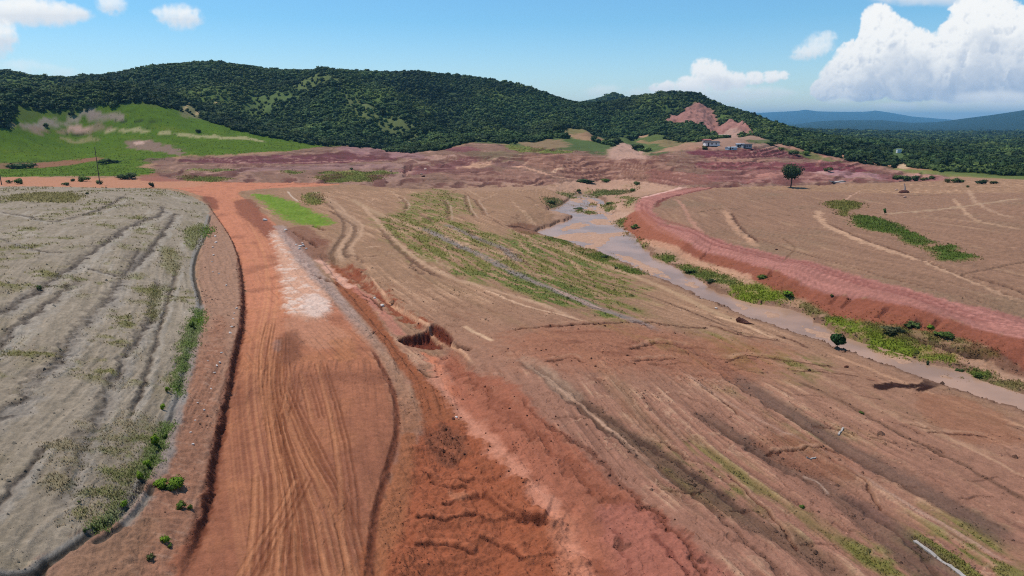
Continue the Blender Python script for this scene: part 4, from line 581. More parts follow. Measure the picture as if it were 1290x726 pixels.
# candidates over the woodland
nc = 290000
ta = np.radians(rng.uniform(-42, 42, nc)); tr_ = np.exp(rng.uniform(math.log(440), math.log(4300), nc)); tx_, ty_ = tr_ * np.sin(ta), tr_ * np.cos(ta)
ti = np.clip(np.searchsorted(RS, tr_), 0, NR - 1); tj = np.clip(np.searchsorted(AZ, ta), 0, NA - 1); tm = TM.reshape(NR, NA)[ti, tj]; tz = gsample(Z, tx_, ty_)
vis = (tz + 12 - CAMZ) / tr_ > CM[np.maximum(ti - 3, 0), tj] - .004
den = (tr_ / 900) ** 2 * .75                                     # log-range sampling -> even density on the ground, thinning far off
den = np.minimum(den * 2.4, .6 + .36 * (tr_ < 1200)) * (1 - .75 * LT.reshape(NR, NA)[ti, tj])
k_ = vis & (rng.random(nc) < tm * den * 1.0) & (tm > .1)
tx_, ty_, tz, tr_, ta = tx_[k_], ty_[k_], tz[k_], tr_[k_], ta[k_]; lt_ = LT.reshape(NR, NA)[ti[k_], tj[k_]]
ht = rng.uniform(2.7, 5.5, len(tx_)) * np.clip(tr_ / 1000, .85, 2.4) * np.where(rng.random(len(tx_)) < .06, 1.5, 1.); wd_ = ht * rng.uniform(1.1, 1.9, len(tx_)); tone = .5 + .5 * np.clip(fbm(tx_ / 55, ty_ / 55, 3, 91) * .8 + fbm(tx_ / 190, ty_ / 190, 2, 92) * 1.1, -1, 1)
order = np.argsort(tr_ / ht); ind, rest = order[:280], order[280:]
print('trees', len(tx_))
def merged(name, T, idx, m):
    Vs, Fs, Cs, Ns, o = [], [], [], [], 0
    which = rng.integers(0, len(T), len(idx))
    for t, (tv, tf, ts) in enumerate(T):
        s = idx[which == t]; nn = len(s); an = rng.uniform(0, 6.28, nn); ca, sa = np.cos(an)[:, None], np.sin(an)[:, None]
        x = (tv[:, 0] * ca - tv[:, 1] * sa) * wd_[s][:, None] + tx_[s][:, None]; y = (tv[:, 0] * sa + tv[:, 1] * ca) * wd_[s][:, None] + ty_[s][:, None]; z = tv[:, 2] * ht[s][:, None] * 1.05 + tz[s][:, None] - .3
        Vs.append(np.stack([x, y, z], -1).reshape(-1, 3)); Fs.append((tf[None] + (np.arange(nn) * len(tv))[:, None, None] + o).reshape(-1, 3)); o += nn * len(tv)
        g = GREENS[rng.choice(6, nn, p=[.26, .2, .26, .12, .1, .06])] * rng.uniform(.85, 1.15, (nn, 1)) * (.55 + .95 * tone[s] ** 1.3)[:, None]; g = g * np.where(tr_[s] > 1300, .8, 1.)[:, None]; g = g + (A(112, 126, 62) - g) * (lt_[s] * .85 * rng.uniform(.5, 1, nn))[:, None]
        Cs.append((g[:, None] * ts[None, :, None]).reshape(-1, 3)); tn = tv - [0, 0, .3]; tn = tn / np.linalg.norm(tn, axis=1)[:, None] + .16 * rng.normal(size=tv.shape); tn /= np.linalg.norm(tn, axis=1)[:, None]
        Ns.append(np.stack([tn[:, 0] * ca - tn[:, 1] * sa, tn[:, 0] * sa + tn[:, 1] * ca, np.repeat(tn[None, :, 2], nn, 0)], -1).reshape(-1, 3))
    return link(name, mesh_np(name, np.concatenate(Vs), np.concatenate(Fs), m, np.concatenate(Cs), True, np.concatenate(Ns)))
tag(merged('forest', far_t, rest, M_leaf), 'dense green woodland covering the hills and the valley beyond', 'forest', None, 'stuff')
def colored(tv, tf, ts, g, name):
    e_ = tv.max(0) - tv.min(0); tn = (tv - (tv.max(0) + tv.min(0)) / 2 + [0, 0, e_[2] * .15]) / e_; tn = tn / (np.linalg.norm(tn, axis=1)[:, None] + 1e-6) + .45 * rng.normal(size=tv.shape); tn /= np.linalg.norm(tn, axis=1)[:, None]
    return mesh_np(name, tv, tf, M_leaf, ts[:, None] * g[None], True, tn)
near_me = [colored(*near_t[i % 6], GREENS[i % 5], 'tree_crown') for i in range(10)]
for q_, i in enumerate(ind):
    o = link('forest_tree', near_me[q_ % 10], None, (tx_[i], ty_[i], tz[i] - .3)); o.scale = (wd_[i], wd_[i], ht[i] * 1.25); o.rotation_euler.z = rng.uniform(0, 6.28)
    px_ = 645 + 860 * math.tan(ta[i]) * 1.03
    if px_ < 560: tag(o, 'dark green tree at the foot of the wooded hill above the green fields', 'tree', 'trees at the foot of the left wooded hill')
    elif px_ < 985: tag(o, 'green tree at the foot of the woods behind the bare central benches', 'tree', 'trees behind the central benches')
    else: tag(o, 'dark green tree along the near edge of the valley forest on the right', 'tree', 'trees at the edge of the right valley forest')
def tube(pts, rad, seg=7):
    pts = np.array(pts, float); Vs, Fs = [], []
    for i, (p, r) in enumerate(zip(pts, rad)):
        d = pts[min(i + 1, len(pts) - 1)] - pts[max(i - 1, 0)]; d /= np.linalg.norm(d); a = np.cross(d, [.3, .9, .1]); a /= np.linalg.norm(a); b = np.cross(d, a)
        for k in range(seg): t = 6.2832 * k / seg; Vs.append(p + r * (a * math.cos(t) + b * math.sin(t)))
    for i in range(len(pts) - 1):
        for k in range(seg): Fs.append((i * seg + k, i * seg + (k + 1) % seg, (i + 1) * seg + (k + 1) % seg, (i + 1) * seg + k))
    return np.array(Vs), np.array(Fs)
def joinq(parts):
    Vs, Fs, o = [], [], 0
    for v, f in parts: Vs.append(v); Fs.append(f + o); o += len(v)
    return np.concatenate(Vs), np.concatenate(Fs)
def tree(name, px, py, hpx, wpx, label, group=None, green=A(58, 78, 40), clear_=.3, leaves=2600, nl=16, ls=.035):
    p = at(px, py); k = pxm(p); H, W = hpx * k, wpx * k; e = link(name, None, None, p); tag(e, label, 'tree', group)
    parts = [tube([(0, 0, -.2), (.02 * H, 0, clear_ * H * .6), (-.01 * H, .01 * H, clear_ * H), (0, 0, H * .7)], [H * .028, H * .022, H * .018, H * .006])]
    for q in range(6):
        a = q * 1.05 + rng.random(); parts.append(tube([(0, 0, H * (clear_ + .03 * q)), (math.cos(a) * W * .18, math.sin(a) * W * .18, H * (clear_ + .14 + .04 * q)), (math.cos(a) * W * .33, math.sin(a) * W * .33, H * (clear_ + .25 + .05 * q))], [H * .013, H * .009, H * .004], 5))
    v, f = joinq(parts); link('trunk', mesh_np('trunk', v, f, M_bark), e)
    tv, tf, ts = crown(nl, leaves, ls, .9, True, .25); tv = tv - [(tv[:, 0].max() + tv[:, 0].min()) / 2, (tv[:, 1].max() + tv[:, 1].min()) / 2, tv[:, 2].min()]; ext = tv.max(0) - tv.min(0)
    tv = tv / ext * [W, W, H * (1 - clear_ * .8)]; tv[:, 2] += clear_ * .8 * H
    link('crown', colored(tv, tf, ts, green, 'crown'), e); return e
tree('lone_tree', 996, 236.5, 28.5, 26, 'lone round-crowned tree on the bare field below the maroon terraces', green=A(60, 76, 44), clear_=.36)
tree('bank_tree', 1054.5, 438.5, 19, 18, 'small leafy green tree on the near bank of the muddy stream', green=A(58, 92, 44), clear_=.2, leaves=1500, nl=10, ls=.06)
tree('sapling', 1168.5, 461.5, 6.5, 4.5, 'tiny dark sapling standing out in the stream', green=A(52, 70, 40), clear_=.1, leaves=120, nl=4, ls=.16)
tree('sapling', 1114, 270, 7, 4, 'thin green sapling above the bright grass strip on the right field', green=A(70, 110, 50), clear_=.2, leaves=120, nl=4, ls=.16)
def bush(name, px, py, wpx, hpx, green, label, group=None, n=260, nl=7, cat='bush', ls=.07):
    p = at(px, py); k = pxm(p); tv, tf, ts = crown(nl + 5, int(n * 1.4), ls * .8, .8, True, .1, 1.45); ext = tv.max(0) - tv.min(0); tv = (tv - [tv[:, 0].mean(), tv[:, 1].mean(), tv[:, 2].min()]) / ext * [wpx * k, wpx * k * .8, hpx * k]
    o = link(name, colored(tv, tf, ts, green, name), None, (p[0], p[1], p[2] - .08 * hpx * k)); o.rotation_euler.z = rng.uniform(0, 6); return tag(o, label, cat, group)
lime = A(122, 152, 42); mid = A(100, 120, 50); drk = A(86, 102, 52); dry = A(100, 104, 58)
for a in ((203, 614, 22, 12, lime, 'large bright green clump beside the grey field edge drain', 900, 12), (222, 613, 28, 13, lime, 'broad lime green clump nearest the dirt road bank', 900, 12), (213, 617, 18, 9, mid, 'low dark middle clump between the two lime green clumps', 500, 8), (228, 641, 14, 12, mid, 'ragged green clump just below the lime clumps', 400, 8), (240, 642, 9, 8, mid, 'small green clump against the dark road bank', 300, 6), (208, 683, 14, 9, lime, 'bright tuft on the pink slope near the bottom road bank', 300, 7), (214, 690, 8, 6, mid, 'small dark tuft below the bright tuft on the pink slope', 200, 5),
          (190, 704, 14, 7, dry, 'dull olive tuft low on the pink slope', 240, 6), (108, 670, 9, 6, drk, 'dark green tuft in the fork of the edge drains', 240, 6), (156, 638, 12, 9, lime, 'bright green tuft where the edge drain bends', 300, 7), (177, 604, 10, 13, lime, 'upright lime tuft at the lower end of the drain grass', 340, 7), (186, 588, 10, 10, lime, 'lime tuft second from the lower end of the drain grass', 300, 7), (196, 560, 11, 16, lime, 'tallest lime tuft along the drain grass', 360, 8), (208, 553, 9, 9, mid, 'green tuft to the right of the tallest drain tuft', 260, 6), (205, 516, 8, 9, lime, 'lime tuft on the drain beside the pale gravel', 240, 6), (211, 494, 7, 8, lime, 'small lime tuft higher up the drain beside pale gravel', 200, 5), (242, 412, 10, 9, mid, 'round green tuft on the drain level with the white road patch', 260, 6),
          (50, 365, 7, 6, drk, 'single dark bush out on the grey terraced field', 220, 6), (100, 634, 5, 4, drk, 'tiny dark tuft on the lower grey field', 120, 4)):
    bush('grass_clump', a[0], a[1], a[2], a[3], a[4], a[5], None, a[6], a[7], 'grass clump')
for a in ((24, 232, 13, 7, mid, 'green bush beside the left utility pole'), (11, 231, 8, 4, drk, 'low dark bush at the foot of the left utility pole'), (83, 234, 10, 4, drk, 'low dark bush on the crest of the grey field'), (92, 229, 5, 4, drk, 'small dark bush left of the leafy bush on the crest'), (105, 229, 13, 8, mid, 'leafy bush on the crest between the two poles'), (125, 232, 9, 5, drk, 'dark bush at the foot of the bare second pole'), (110, 245, 4, 3, drk, 'dot-like dark bush on the crest grass'), (191, 236, 9, 7, A(44, 54, 34), 'blackish bush at the head of the dirt road'), (160, 226, 28, 8, drk, 'wide dark thicket at the near edge of the green fields'), (136, 206, 24, 6, drk, 'dark thicket in the middle of the green fields'), (26, 212, 34, 6, drk, 'long dark hedge-like thicket under the far left green field'), (250, 167, 8, 4, A(40, 54, 30), 'dark bush alone on the sloping green field'), (58, 160, 6, 5, drk, 'bush on the pink bench above the green field'), (443, 214, 6, 3, drk, 'low bush on the bench left of the dark gully')):
    bush('bush', *a[:6], None, 260, 7)
for a in ((1140, 228, 18, 9, drk, 'largest round bush in the row behind the sandy stump'), (1129, 226, 8, 7, drk, 'small bush at the left end of the row behind the stump'), (1153, 228, 12, 8, A(66, 84, 46), 'bush right of the largest one in the row behind the stump'), (1164, 228, 9, 6, dry, 'brownish bush beside the pale rock in the row'), (1174, 226, 8, 6, drk, 'bush to the right of the pale rock in the row'), (1194, 230, 9, 6, dry, 'dull bush at the left of the pink bank on the right'), (1204, 230, 10, 7, drk, 'dark bush second along the pink bank on the right'), (1211, 230, 6, 5, drk, 'little bush at the end of the group on the pink bank'), (1237, 232, 13, 7, A(54, 70, 42), 'darkest bush near the right end of the field edge'), (1252, 232, 11, 5, dry, 'flat bush next to the darkest bush at the field edge'), (1219, 236, 5, 3, drk, 'tiny isolated bush out on the right field'), (984, 190, 8, 6, mid, 'green bush right of the upper maroon bench'), (1000, 195, 16, 7, drk, 'bushy thicket on the upper bench right of the sheds'), (1015, 195, 12, 6, mid, 'small thicket beyond the bushy one on the upper bench'), (888, 188, 8, 6, drk, 'dark bush below the white-walled shed'), (972, 183, 18, 6, drk, 'long low thicket behind the upper maroon bench'), (1043, 216, 12, 7, dry, 'scrubby thicket by the cut at the end of the maroon terrace'), (729, 242, 7, 6, mid, 'round bush on the sandy flat upstream'), (763, 229, 15, 6, mid, 'bright bush at the foot of the brown bench'), (735, 229, 34, 4, drk, 'dark strip of scrub along the foot of the brown bench'), (802, 233, 8, 6, drk, 'dark bush at the right of the sandy flat'), (797, 241, 10, 5, mid, 'green bush on the wet flat near the haul road bend'), (694, 256, 12, 5, drk, 'dark scrub on the eroded bank above the first pool'), (730, 264, 14, 4, drk, 'bush on the islet between the pools'), (767, 258, 10, 5, mid, 'green bush on the small islet by the far bank'), (960, 351, 13, 7, mid, 'round green bush at the foot of the red embankment'), (992, 372, 15, 9, lime, 'bright round bush at the end of the lime bank grass'), (1048, 374, 6, 5, drk, 'small bush below the rutted red embankment'), (1232, 475, 10, 7, mid, 'green bush on the far stream bank downstream'), (1208, 469, 10, 6, drk, 'dark bush on the low spit beside the stream'), (1150, 412, 22, 10, drk, 'dark shrub on top of the undercut far bank'), (1125, 418, 26, 9, A(92, 92, 58), 'dull brown shrub on the undercut far bank'), (1172, 414, 10, 7, lime, 'light green shrub against the red embankment foot'), (1190, 424, 22, 7, mid, 'low shrub right of the undercut on the far bank'), (895, 356, 14, 7, drk, 'dark shrub on the far bank above the stream bend'), (868, 343, 16, 6, mid, 'green shrub on the far bank upstream of the bend'), (800, 288, 14, 8, mid, 'green shrub on the far bank opposite the pools'), (762, 325, 12, 6, drk, 'dark shrub on the near bank by the wide pool'), (776, 339, 5, 5, drk, 'small shrub at the water edge below the wide pool'), (1085, 521, 7, 4, mid, 'green tuft beside the forked gully near the stream'), (1010, 640, 10, 5, mid, 'green tuft on the grassy strip near the bottom')):
    bush('shrub', a[0], a[1], a[2] * 1.12, a[3] * .8, a[4], a[5], None, 260, 7)
# grass: far too many blades to count
gi = rng.choice(len(XF), 60000, p=(GW * (RF < 700)) / (GW * (RF < 700)).sum())
gx = XF[gi] + rng.normal(size=len(gi)) * .004 * RF[gi]; gy = YF[gi] + rng.normal(size=len(gi)) * .006 * RF[gi]; gz = gsample(Z, gx, gy); hh = np.clip(RF[gi] * .0017, .12, .5) * rng.uniform(.5, 1.3, len(gi))
Vg, Cg = [], []
for b_ in range(3):
    an = rng.uniform(0, 6.28, len(gi)); lean = rng.uniform(.2, .8, len(gi)) * hh; w_ = hh * .35; ox, oy = rng.normal(size=(2, len(gi))) * hh * .4
    a = np.stack([gx + ox + np.cos(an + 1.57) * w_, gy + oy + np.sin(an + 1.57) * w_, gz - .03], -1); b2 = np.stack([gx + ox - np.cos(an + 1.57) * w_, gy + oy - np.sin(an + 1.57) * w_, gz - .03], -1); c_ = np.stack([gx + ox + np.cos(an) * lean, gy + oy + np.sin(an) * lean, gz + hh], -1)
    Vg.append(np.stack([a, b2, c_], 1)); cc = C[gi] * rng.uniform(.85, 1.25, (len(gi), 1)); Cg.append(np.repeat(np.clip(cc * 1.0, 0, .8), 3, 0))
Vg = np.concatenate(Vg).reshape(-1, 3); tag(link('grass', mesh_np('grass', Vg, np.arange(len(Vg)).reshape(-1, 3), M_grass, np.concatenate(Cg), True, np.tile(np.array([[0, 0, 1.]]), (len(Vg), 1)))), 'short green grass on the plots, banks and fields', 'grass', None, 'stuff')
# ================================================================== STONES AND CLODS
def rockmesh(name, col, j=.25, flat=.7):
    v = IV2 * (1 + j * np.array([vnoise(np.array([p[0] * 1.7 + p[2]]), np.array([p[1] * 1.7 - p[2]]), rng.integers(99))[0] for p in IV2])[:, None]); v = np.round(v * 2.2) / 2.2 * .35 + v * .65; v = v * [1, rng.uniform(.65, 1), flat]; return mesh_np(name, v * .5, IF2, M_rock, np.tile(col, (len(v), 1)), False)
white = A(226, 212, 200); darkc = A(92, 54, 42); pinkc = A(196, 158, 140)
WR = [rockmesh('white_stone', white) for _ in range(4)]; DR = [rockmesh('dark_clod', darkc, .4, .8) for _ in range(4)]; PR = [rockmesh('pink_stone', pinkc) for _ in range(3)]
def stone(kind, px, py, wpx, label, group):
    p = at(px, py); k = pxm(p); me = {'w': WR, 'd': DR, 'p': PR}[kind]; o = link({'w': 'white_stone', 'd': 'earth_clod', 'p': 'pink_stone'}[kind], me[rng.integers(len(me))], None, (p[0], p[1], p[2] + wpx * k * .12)); o.scale = (wpx * k, wpx * k * rng.uniform(.6, 1), wpx * k * rng.uniform(.6, .9)); o.rotation_euler = (rng.uniform(-.4, .4), rng.uniform(-.4, .4), rng.uniform(0, 6)); return tag(o, label, {'w': 'stone', 'd': 'clod', 'p': 'stone'}[kind], group)
for px, py in ((273, 461), (277, 457), (279, 445), (266, 490), (257, 517), (249, 508), (294, 402), (292, 412), (290, 420), (298, 389), (270, 470), (271, 298), (272, 306), (268, 312), (269, 322), (267, 330), (276, 345), (285, 360), (268, 343), (295, 395), (262, 455), (246, 530), (240, 545), (243, 560)): stone('w', px, py, rng.uniform(2.2, 4.2), 'pale stone lying on the pinkish strip left of the dirt road', 'pale stones on the strip left of the dirt road')
for px, py in ((378, 311), (381, 307), (382, 310), (377, 314), (373, 309), (360, 290), (358, 292), (386, 314)): stone('w', px, py, rng.uniform(2.6, 4.6), 'white boulder on the grey rubble strip right of the dirt road', 'white boulders on the grey rubble strip')
for px, py in ((543, 548), (570, 511), (576, 516), (578, 529), (580, 527), (612, 546), (606, 573), (617, 563), (615, 567), (625, 583), (641, 594), (657, 603), (659, 608), (642, 515), (633, 515), (664, 524), (722, 547), (703, 536), (648, 500), (700, 525), (560, 500), (556, 472), (548, 468), (690, 655), (658, 658), (640, 620), (630, 600), (600, 590), (585, 572), (568, 600), (590, 560), (575, 555), (560, 570), (768, 599), (780, 612), (812, 640), (838, 667), (850, 655)): stone('d', px, py, rng.uniform(1.8, 4.2), 'dark earth clod on the red spoil around the central ditch', 'dark clods on the red spoil')
for px, py in ((720, 455), (750, 462), (805, 430), (850, 452), (790, 448), (682, 442), (688, 441), (675, 440), (748, 410), (762, 411), (862, 420), (745, 452), (640, 440), (660, 430), (880, 480)): stone('d', px, py, rng.uniform(2., 4.5), 'dark clod on the churned brown ground above the valley tracks', 'dark clods on the churned ground')
stone('w', 482, 386, 8, 'biggest pale boulder, lying in the pink ditch bed above the pit', None); stone('w', 472, 376, 4, 'small pale boulder uphill of the biggest one in the ditch', None); stone('w', 575, 526, 4.5, 'pale stone among the dark clods beside the ditch bed', None); stone('d', 571, 528, 6, 'blackest clod next to the pale stone beside the ditch bed', None)
stone('w', 334, 278, 6, 'flat pale slab of rock at the upper right edge of the dirt road', None); stone('p', 536, 214, 5, 'pale boulder on the bench right of the dark gully', None); stone('p', 531, 220, 4, 'grey boulder beside the black lump below the bench', None); stone('d', 533, 223, 5, 'black lump of earth beside the grey boulder below the bench', None); stone('p', 492, 216, 4, 'pale boulder on the bench left of the dark gully', None)
stone('p', 1167, 227, 6, 'pale rock between the bushes at the far edge of the right field', None); stone('w', 902, 389, 5, 'pale stone on the near bank of the stream', None); stone('d', 978, 315, 4, 'dark stone at the end of the drain on the right field', None); stone('d', 1066, 463, 6, 'dark earth lump beside the pale track near the stream', None)
stone('p', 1129, 240, 4, 'small pale stone left of the stump on the right field', None); stone('p', 1140, 249, 5, 'pale stone slab below the stump on the right field', None)
# gravel and crumbs of earth
cand = np.nonzero((RF < 150) & (np.abs(AF) < .75) & (LAB == 0))[0]; ci = rng.choice(cand, 17000, p=(lambda w: w / w.sum())(np.clip(N8[cand] + .15 * N2[cand], .0, 1) ** 2 + .01 + .9 * ((C[cand, 0] < .2) & (C[cand, 0] / (C[cand, 2] + .01) > 2.6))))
tv, tf = np.array([(1, 0, 0), (-1, 0, 0), (0, 1, 0), (0, -1, 0), (0, 0, 1), (0, 0, -1)], float), np.array([(0, 2, 4), (2, 1, 4), (1, 3, 4), (3, 0, 4), (2, 0, 5), (1, 2, 5), (3, 1, 5), (0, 3, 5)])
s = (np.clip(RF[ci] * .0010, .04, .13) * rng.lognormal(0, .55, len(ci)))[:, None, None]; vv = (tv[None] * rng.uniform(.5, 1.1, (len(ci), 6, 1))) * s * [1, 1, .8] + V[ci][:, None] + [0, 0, .01]
cc = C[ci] * rng.choice([.55, .75, 1.0, 1.7], (len(ci), 1), p=[.35, .3, .2, .15]); tag(link('gravel', mesh_np('gravel', vv.reshape(-1, 3), (tf[None] + (np.arange(len(ci)) * 6)[:, None, None]).reshape(-1, 3), M_rock, np.repeat(np.clip(cc, 0, .8), 6, 0), False)), 'loose crumbs of earth and gravel over the scraped slopes', 'gravel', None, 'stuff')
# ================================================================== BUILT THINGS
def box(w, d, h, z0=0., x=0., y=0.):
    v = np.array([(sx * w / 2 + x, sy * d / 2 + y, z0 + sz * h) for sz in (0, 1) for sx, sy in ((-1, -1), (1, -1), (1, 1), (-1, 1))]); return v, np.array([(3, 2, 1, 0), (4, 5, 6, 7), (0, 1, 5, 4), (1, 2, 6, 5), (2, 3, 7, 6), (3, 0, 4, 7)])
def shed(px, py, w, d, h, wall, roof, label, rot=0., rise=.5, door=True, wins=2):
    p = at(px, py); e = link('shed', None, None, (p[0], p[1], p[2] - .15)); e.rotation_euler.z = rot; tag(e, label, 'shed', 'sheds behind the maroon benches')
    link('wall', mesh_np('wall', *box(w, d, h), wall, None, False), e); t = .12
    v = np.array([(-w / 2 - .4, -d / 2 - .5, h), (w / 2 + .4, -d / 2 - .5, h), (w / 2 + .4, 0, h + rise), (-w / 2 - .4, 0, h + rise), (w / 2 + .4, d / 2 + .5, h), (-w / 2 - .4, d / 2 + .5, h)]); v = np.vstack([v + [0, 0, .01], v + [0, 0, t + .01]])
    f = np.array([(0, 3, 2, 1), (3, 5, 4, 2), (6, 7, 8, 9), (9, 8, 10, 11), (0, 1, 7, 6), (5, 11, 10, 4), (1, 2, 8, 7), (2, 4, 10, 8), (0, 6, 9, 3), (3, 9, 11, 5)]); link('roof', mesh_np('roof', v, f, roof, None, False), e)
    if door: link('door', mesh_np('door', *box(.95, .06, 2.0, .02, -w * .3, -d / 2 - .035), M_door, None, False), e)
    for i in range(wins): link('window', mesh_np('window', *box(1.0, .05, .8, h * .45, w * (-.05 + .3 * i), -d / 2 - .03), M_door, None, False), e)
    return e
shed(896, 183.5, 9.5, 6, 2.1, M_wall, M_dark, 'long white-walled shed with a dark roof', .03, .9)
shed(890, 180.5, 5, 5, 2.2, M_pinkw, M_red, 'small red-roofed shed behind the white-walled one', .1, .7, wins=1)
shed(921, 188.5, 6.5, 4, 1.5, M_blue, M_blue, 'low pale blue shed nearest the edge of the maroon bench', .3, .3, wins=1)
shed(932, 185.5, 5, 4, 2., M_grey, M_blue, 'middle grey shed with a pale blue sheet roof', -.1, .35, wins=1)
shed(940, 186.5, 6, 4.5, 2.3, M_grey, M_dark, 'dark grey shed at the right of the blue-roofed ones', .05, .4)
shed(955, 170.5, 6, 5, 2., M_wall, M_pinkw, 'tiny pale shed highest on the slope below the quarry', 0, .4, door=False)
shed(912, 173.5, 13, 5, 2.6, M_pinkw, M_pinkw, 'long pink earth-coloured shed above the white-walled one', .05, .3)
# farmhouse in the trees
p = at(1132, 193); hs = pxm(p) * .5; e = link('house', None, None, (p[0], p[1], p[2])); e.scale = (hs, hs, hs); tag(e, 'single white house among the trees of the valley forest', 'house')
link('wall', mesh_np('wall', *box(9, 6, 8), M_wall, None, False), e); link('roof', mesh_np('roof', *box(10, 7, .5, 8.01), M_wall, None, False), e); link('window', mesh_np('window', *box(1.5, .1, 1.3, 6, 1.5, -3.06), M_door, None, False), e)
def pole(px, py, hpx, label, arm=False):
    p = at(px, py); H = hpx * pxm(p); e = link('utility_pole', None, None, p); tag(e, label, 'pole', 'utility poles behind the grey field')
    link('pole_shaft', mesh_np('pole_shaft', *tube([(0, 0, -.4), (.03, 0, H * .5), (0, .02, H)], [.2, .16, .12], 8), M_pole), e)
    if arm: link('crossarm', mesh_np('crossarm', *box(1.8, .12, .14, H - .6, 0, -.2), M_pole, None, False), e)
    return e
pole(2, 233, 28, 'thick dark pole at the far left edge of the grey field', True); pole(126, 233, 40, 'tall thin bare pole standing on the crest of the grey field')
def slab(name, a, b_, w, h, m, label, cat, zoff=0.):
    P, Q_ = at(*a), at(*b_); n_s = 14; Vs = []
    P, Q_ = np.array(P), np.array(Q_); d = (Q_ - P)[:2]; L_ = np.linalg.norm(d); nn = np.array([-d[1], d[0]]) / L_ * w / 2
    for i in range(n_s + 1):
        c = P[:2] + d * i / n_s; j = 1 + .12 * rng.normal(); z = zat(*c)
        for sgn, zz in ((-1, -.1), (1, -.1), (1, h), (-1, h)): q = c + nn * sgn * j; Vs.append((q[0], q[1], z + zz + zoff))
    Fs = [(4 * i + k, 4 * i + (k + 1) % 4, 4 * i + 4 + (k + 1) % 4, 4 * i + 4 + k) for i in range(n_s) for k in range(4)] + [(0, 3, 2, 1), (4 * n_s, 4 * n_s + 1, 4 * n_s + 2, 4 * n_s + 3)]
    return tag(link(name, mesh_np(name, np.array(Vs), np.array(Fs), m, None, False)), label, cat)
slab('concrete_strip', (1152, 682), (1222, 732), .34, .10, M_pale, 'pale straight concrete strip along the dark track, bottom right', 'strip')
slab('wooden_pole', (1056, 549), (1062, 540), .16, .16, M_pale, 'pale pole lying on the slope right of the dark gully', 'pole')
slab('wooden_pole', (1016, 577), (1028, 577), .12, .12, M_pale, 'short pale pole lying on the brown slope between two tracks', 'pole')
slab('concrete_slab', (1046, 229), (1063, 229), 2., .5, M_pale, 'long pale concrete slab in front of the maroon terraces', 'slab')
# puddle line in the slope track
Pp = spline(G([(698, 364), (715, 372), (735, 381), (758, 390)], None, Z), 6); Vs = []
for i, c in enumerate(Pp):
    d = Pp[min(i + 1, len(Pp) - 1)] - Pp[max(i - 1, 0)]; nn = np.array([-d[1], d[0]]) / np.linalg.norm(d) * (.75 * math.sin(math.pi * (i + .3) / (len(Pp) - .4)) + .1)
    for s_ in (-1, 1): q = c + nn * s_; Vs.append((q[0], q[1], zat(*c) + .06))
tag(link('puddle', mesh_np('puddle', np.array(Vs), np.array([(2 * i, 2 * i + 1, 2 * i + 3, 2 * i + 2) for i in range(len(Pp) - 1)]), wm)), 'narrow strip of standing water in the grey slope track', 'puddle', None, 'structure')
# stump and dark bank lump
p = at(1139, 243); e = link('tree_stump', None, None, p); tag(e, 'broken pale stump standing in a dark earth mound on the right field', 'stump'); k = pxm(p)
link('mound', mesh_np('mound', IV2 * [6 * k, 4 * k, 3.2 * k], IF2, M_rock, np.tile(A(96, 58, 48), (len(IV2), 1)), False), e); link('trunk', mesh_np('trunk', *tube([(0, 0, 0), (.2 * k, 0, 5 * k), (-1 * k, 0, 10 * k)], [1.5 * k, 1.0 * k, .4 * k], 7), M_pinkw), e)
p = at(937, 407); k = pxm(p); v = IV2 * (1 + .2 * rng.normal(size=(len(IV2), 1)).clip(-1, 1)); v[:, 2] *= np.where(v[:, 0] < 0, 1.5, .6); o = link('earth_block', mesh_np('earth_block', v * [11 * k, 5 * k, 5 * k], IF2, M_rock, np.tile(A(96, 60, 48), (len(v), 1)), False), None, p); o.rotation_euler.z = -.6; tag(o, 'dark wedge-shaped block of slumped earth at the stream edge', 'earth block')
# ================================================================== AIR
hz = link('haze', mesh_np('haze', *box(26000, 13400, 420, -30, 0, 6500), None, None, False)) if False else None
hv, hf = box(60000, 28200, float(ZF.max() - ZF.min()) + 22, float(ZF.min()) - 1.0, 0, 13700)
hm = bpy.data.materials.new('haze_air'); hm.use_nodes = True; nt = hm.node_tree; nt.nodes.clear(); out_ = nt.nodes.new('ShaderNodeOutputMaterial'); pv = nt.nodes.new('ShaderNodeVolumePrincipled'); pv.inputs['Color'].default_value = (.28, .66, 1.0, 1); pv.inputs['Density'].default_value = 6.5e-5; pv.inputs['Anisotropy'].default_value = .1; nt.links.new(pv.outputs[0], out_.inputs['Volume'])
tag(link('haze', mesh_np('haze', hv, hf, hm, None, False)), 'thin blue haze over the far hills', 'haze', None, 'stuff')
# ================================================================== SKY, CLOUDS, SUN
SEL, SAZ = math.radians(66), math.radians(-60)                  # sun high, from the left and a little ahead
sund = np.array([math.sin(SAZ) * math.cos(SEL), math.cos(SAZ) * math.cos(SEL), math.sin(SEL)])
def noise3(shape, cells, seed):
    g = np.random.default_rng(seed); o = np.zeros(shape, F32); am = 1.; tot = 0
    for c in cells:
        lat = g.random([max(2, int(s / c) + 2) for s in shape]).astype(F32)
        for ax in range(3):
            x = np.arange(shape[ax]) / c; i = x.astype(int); f = (x - i).astype(F32); f = f * f * (3 - 2 * f); sh = [1, 1, 1]; sh[ax] = -1; f = f.reshape(sh)
            lat = np.take(lat, i, ax) * (1 - f) + np.take(lat, i + 1, ax) * f
        o += am * lat; tot += am; am *= .55
    return o / tot * 2 - 1
IW, IH, U0, U1, V0, V1 = 1500, 293, -.88, .88, -.02, .324
pix = np.zeros((IH, IW, 4), F32)
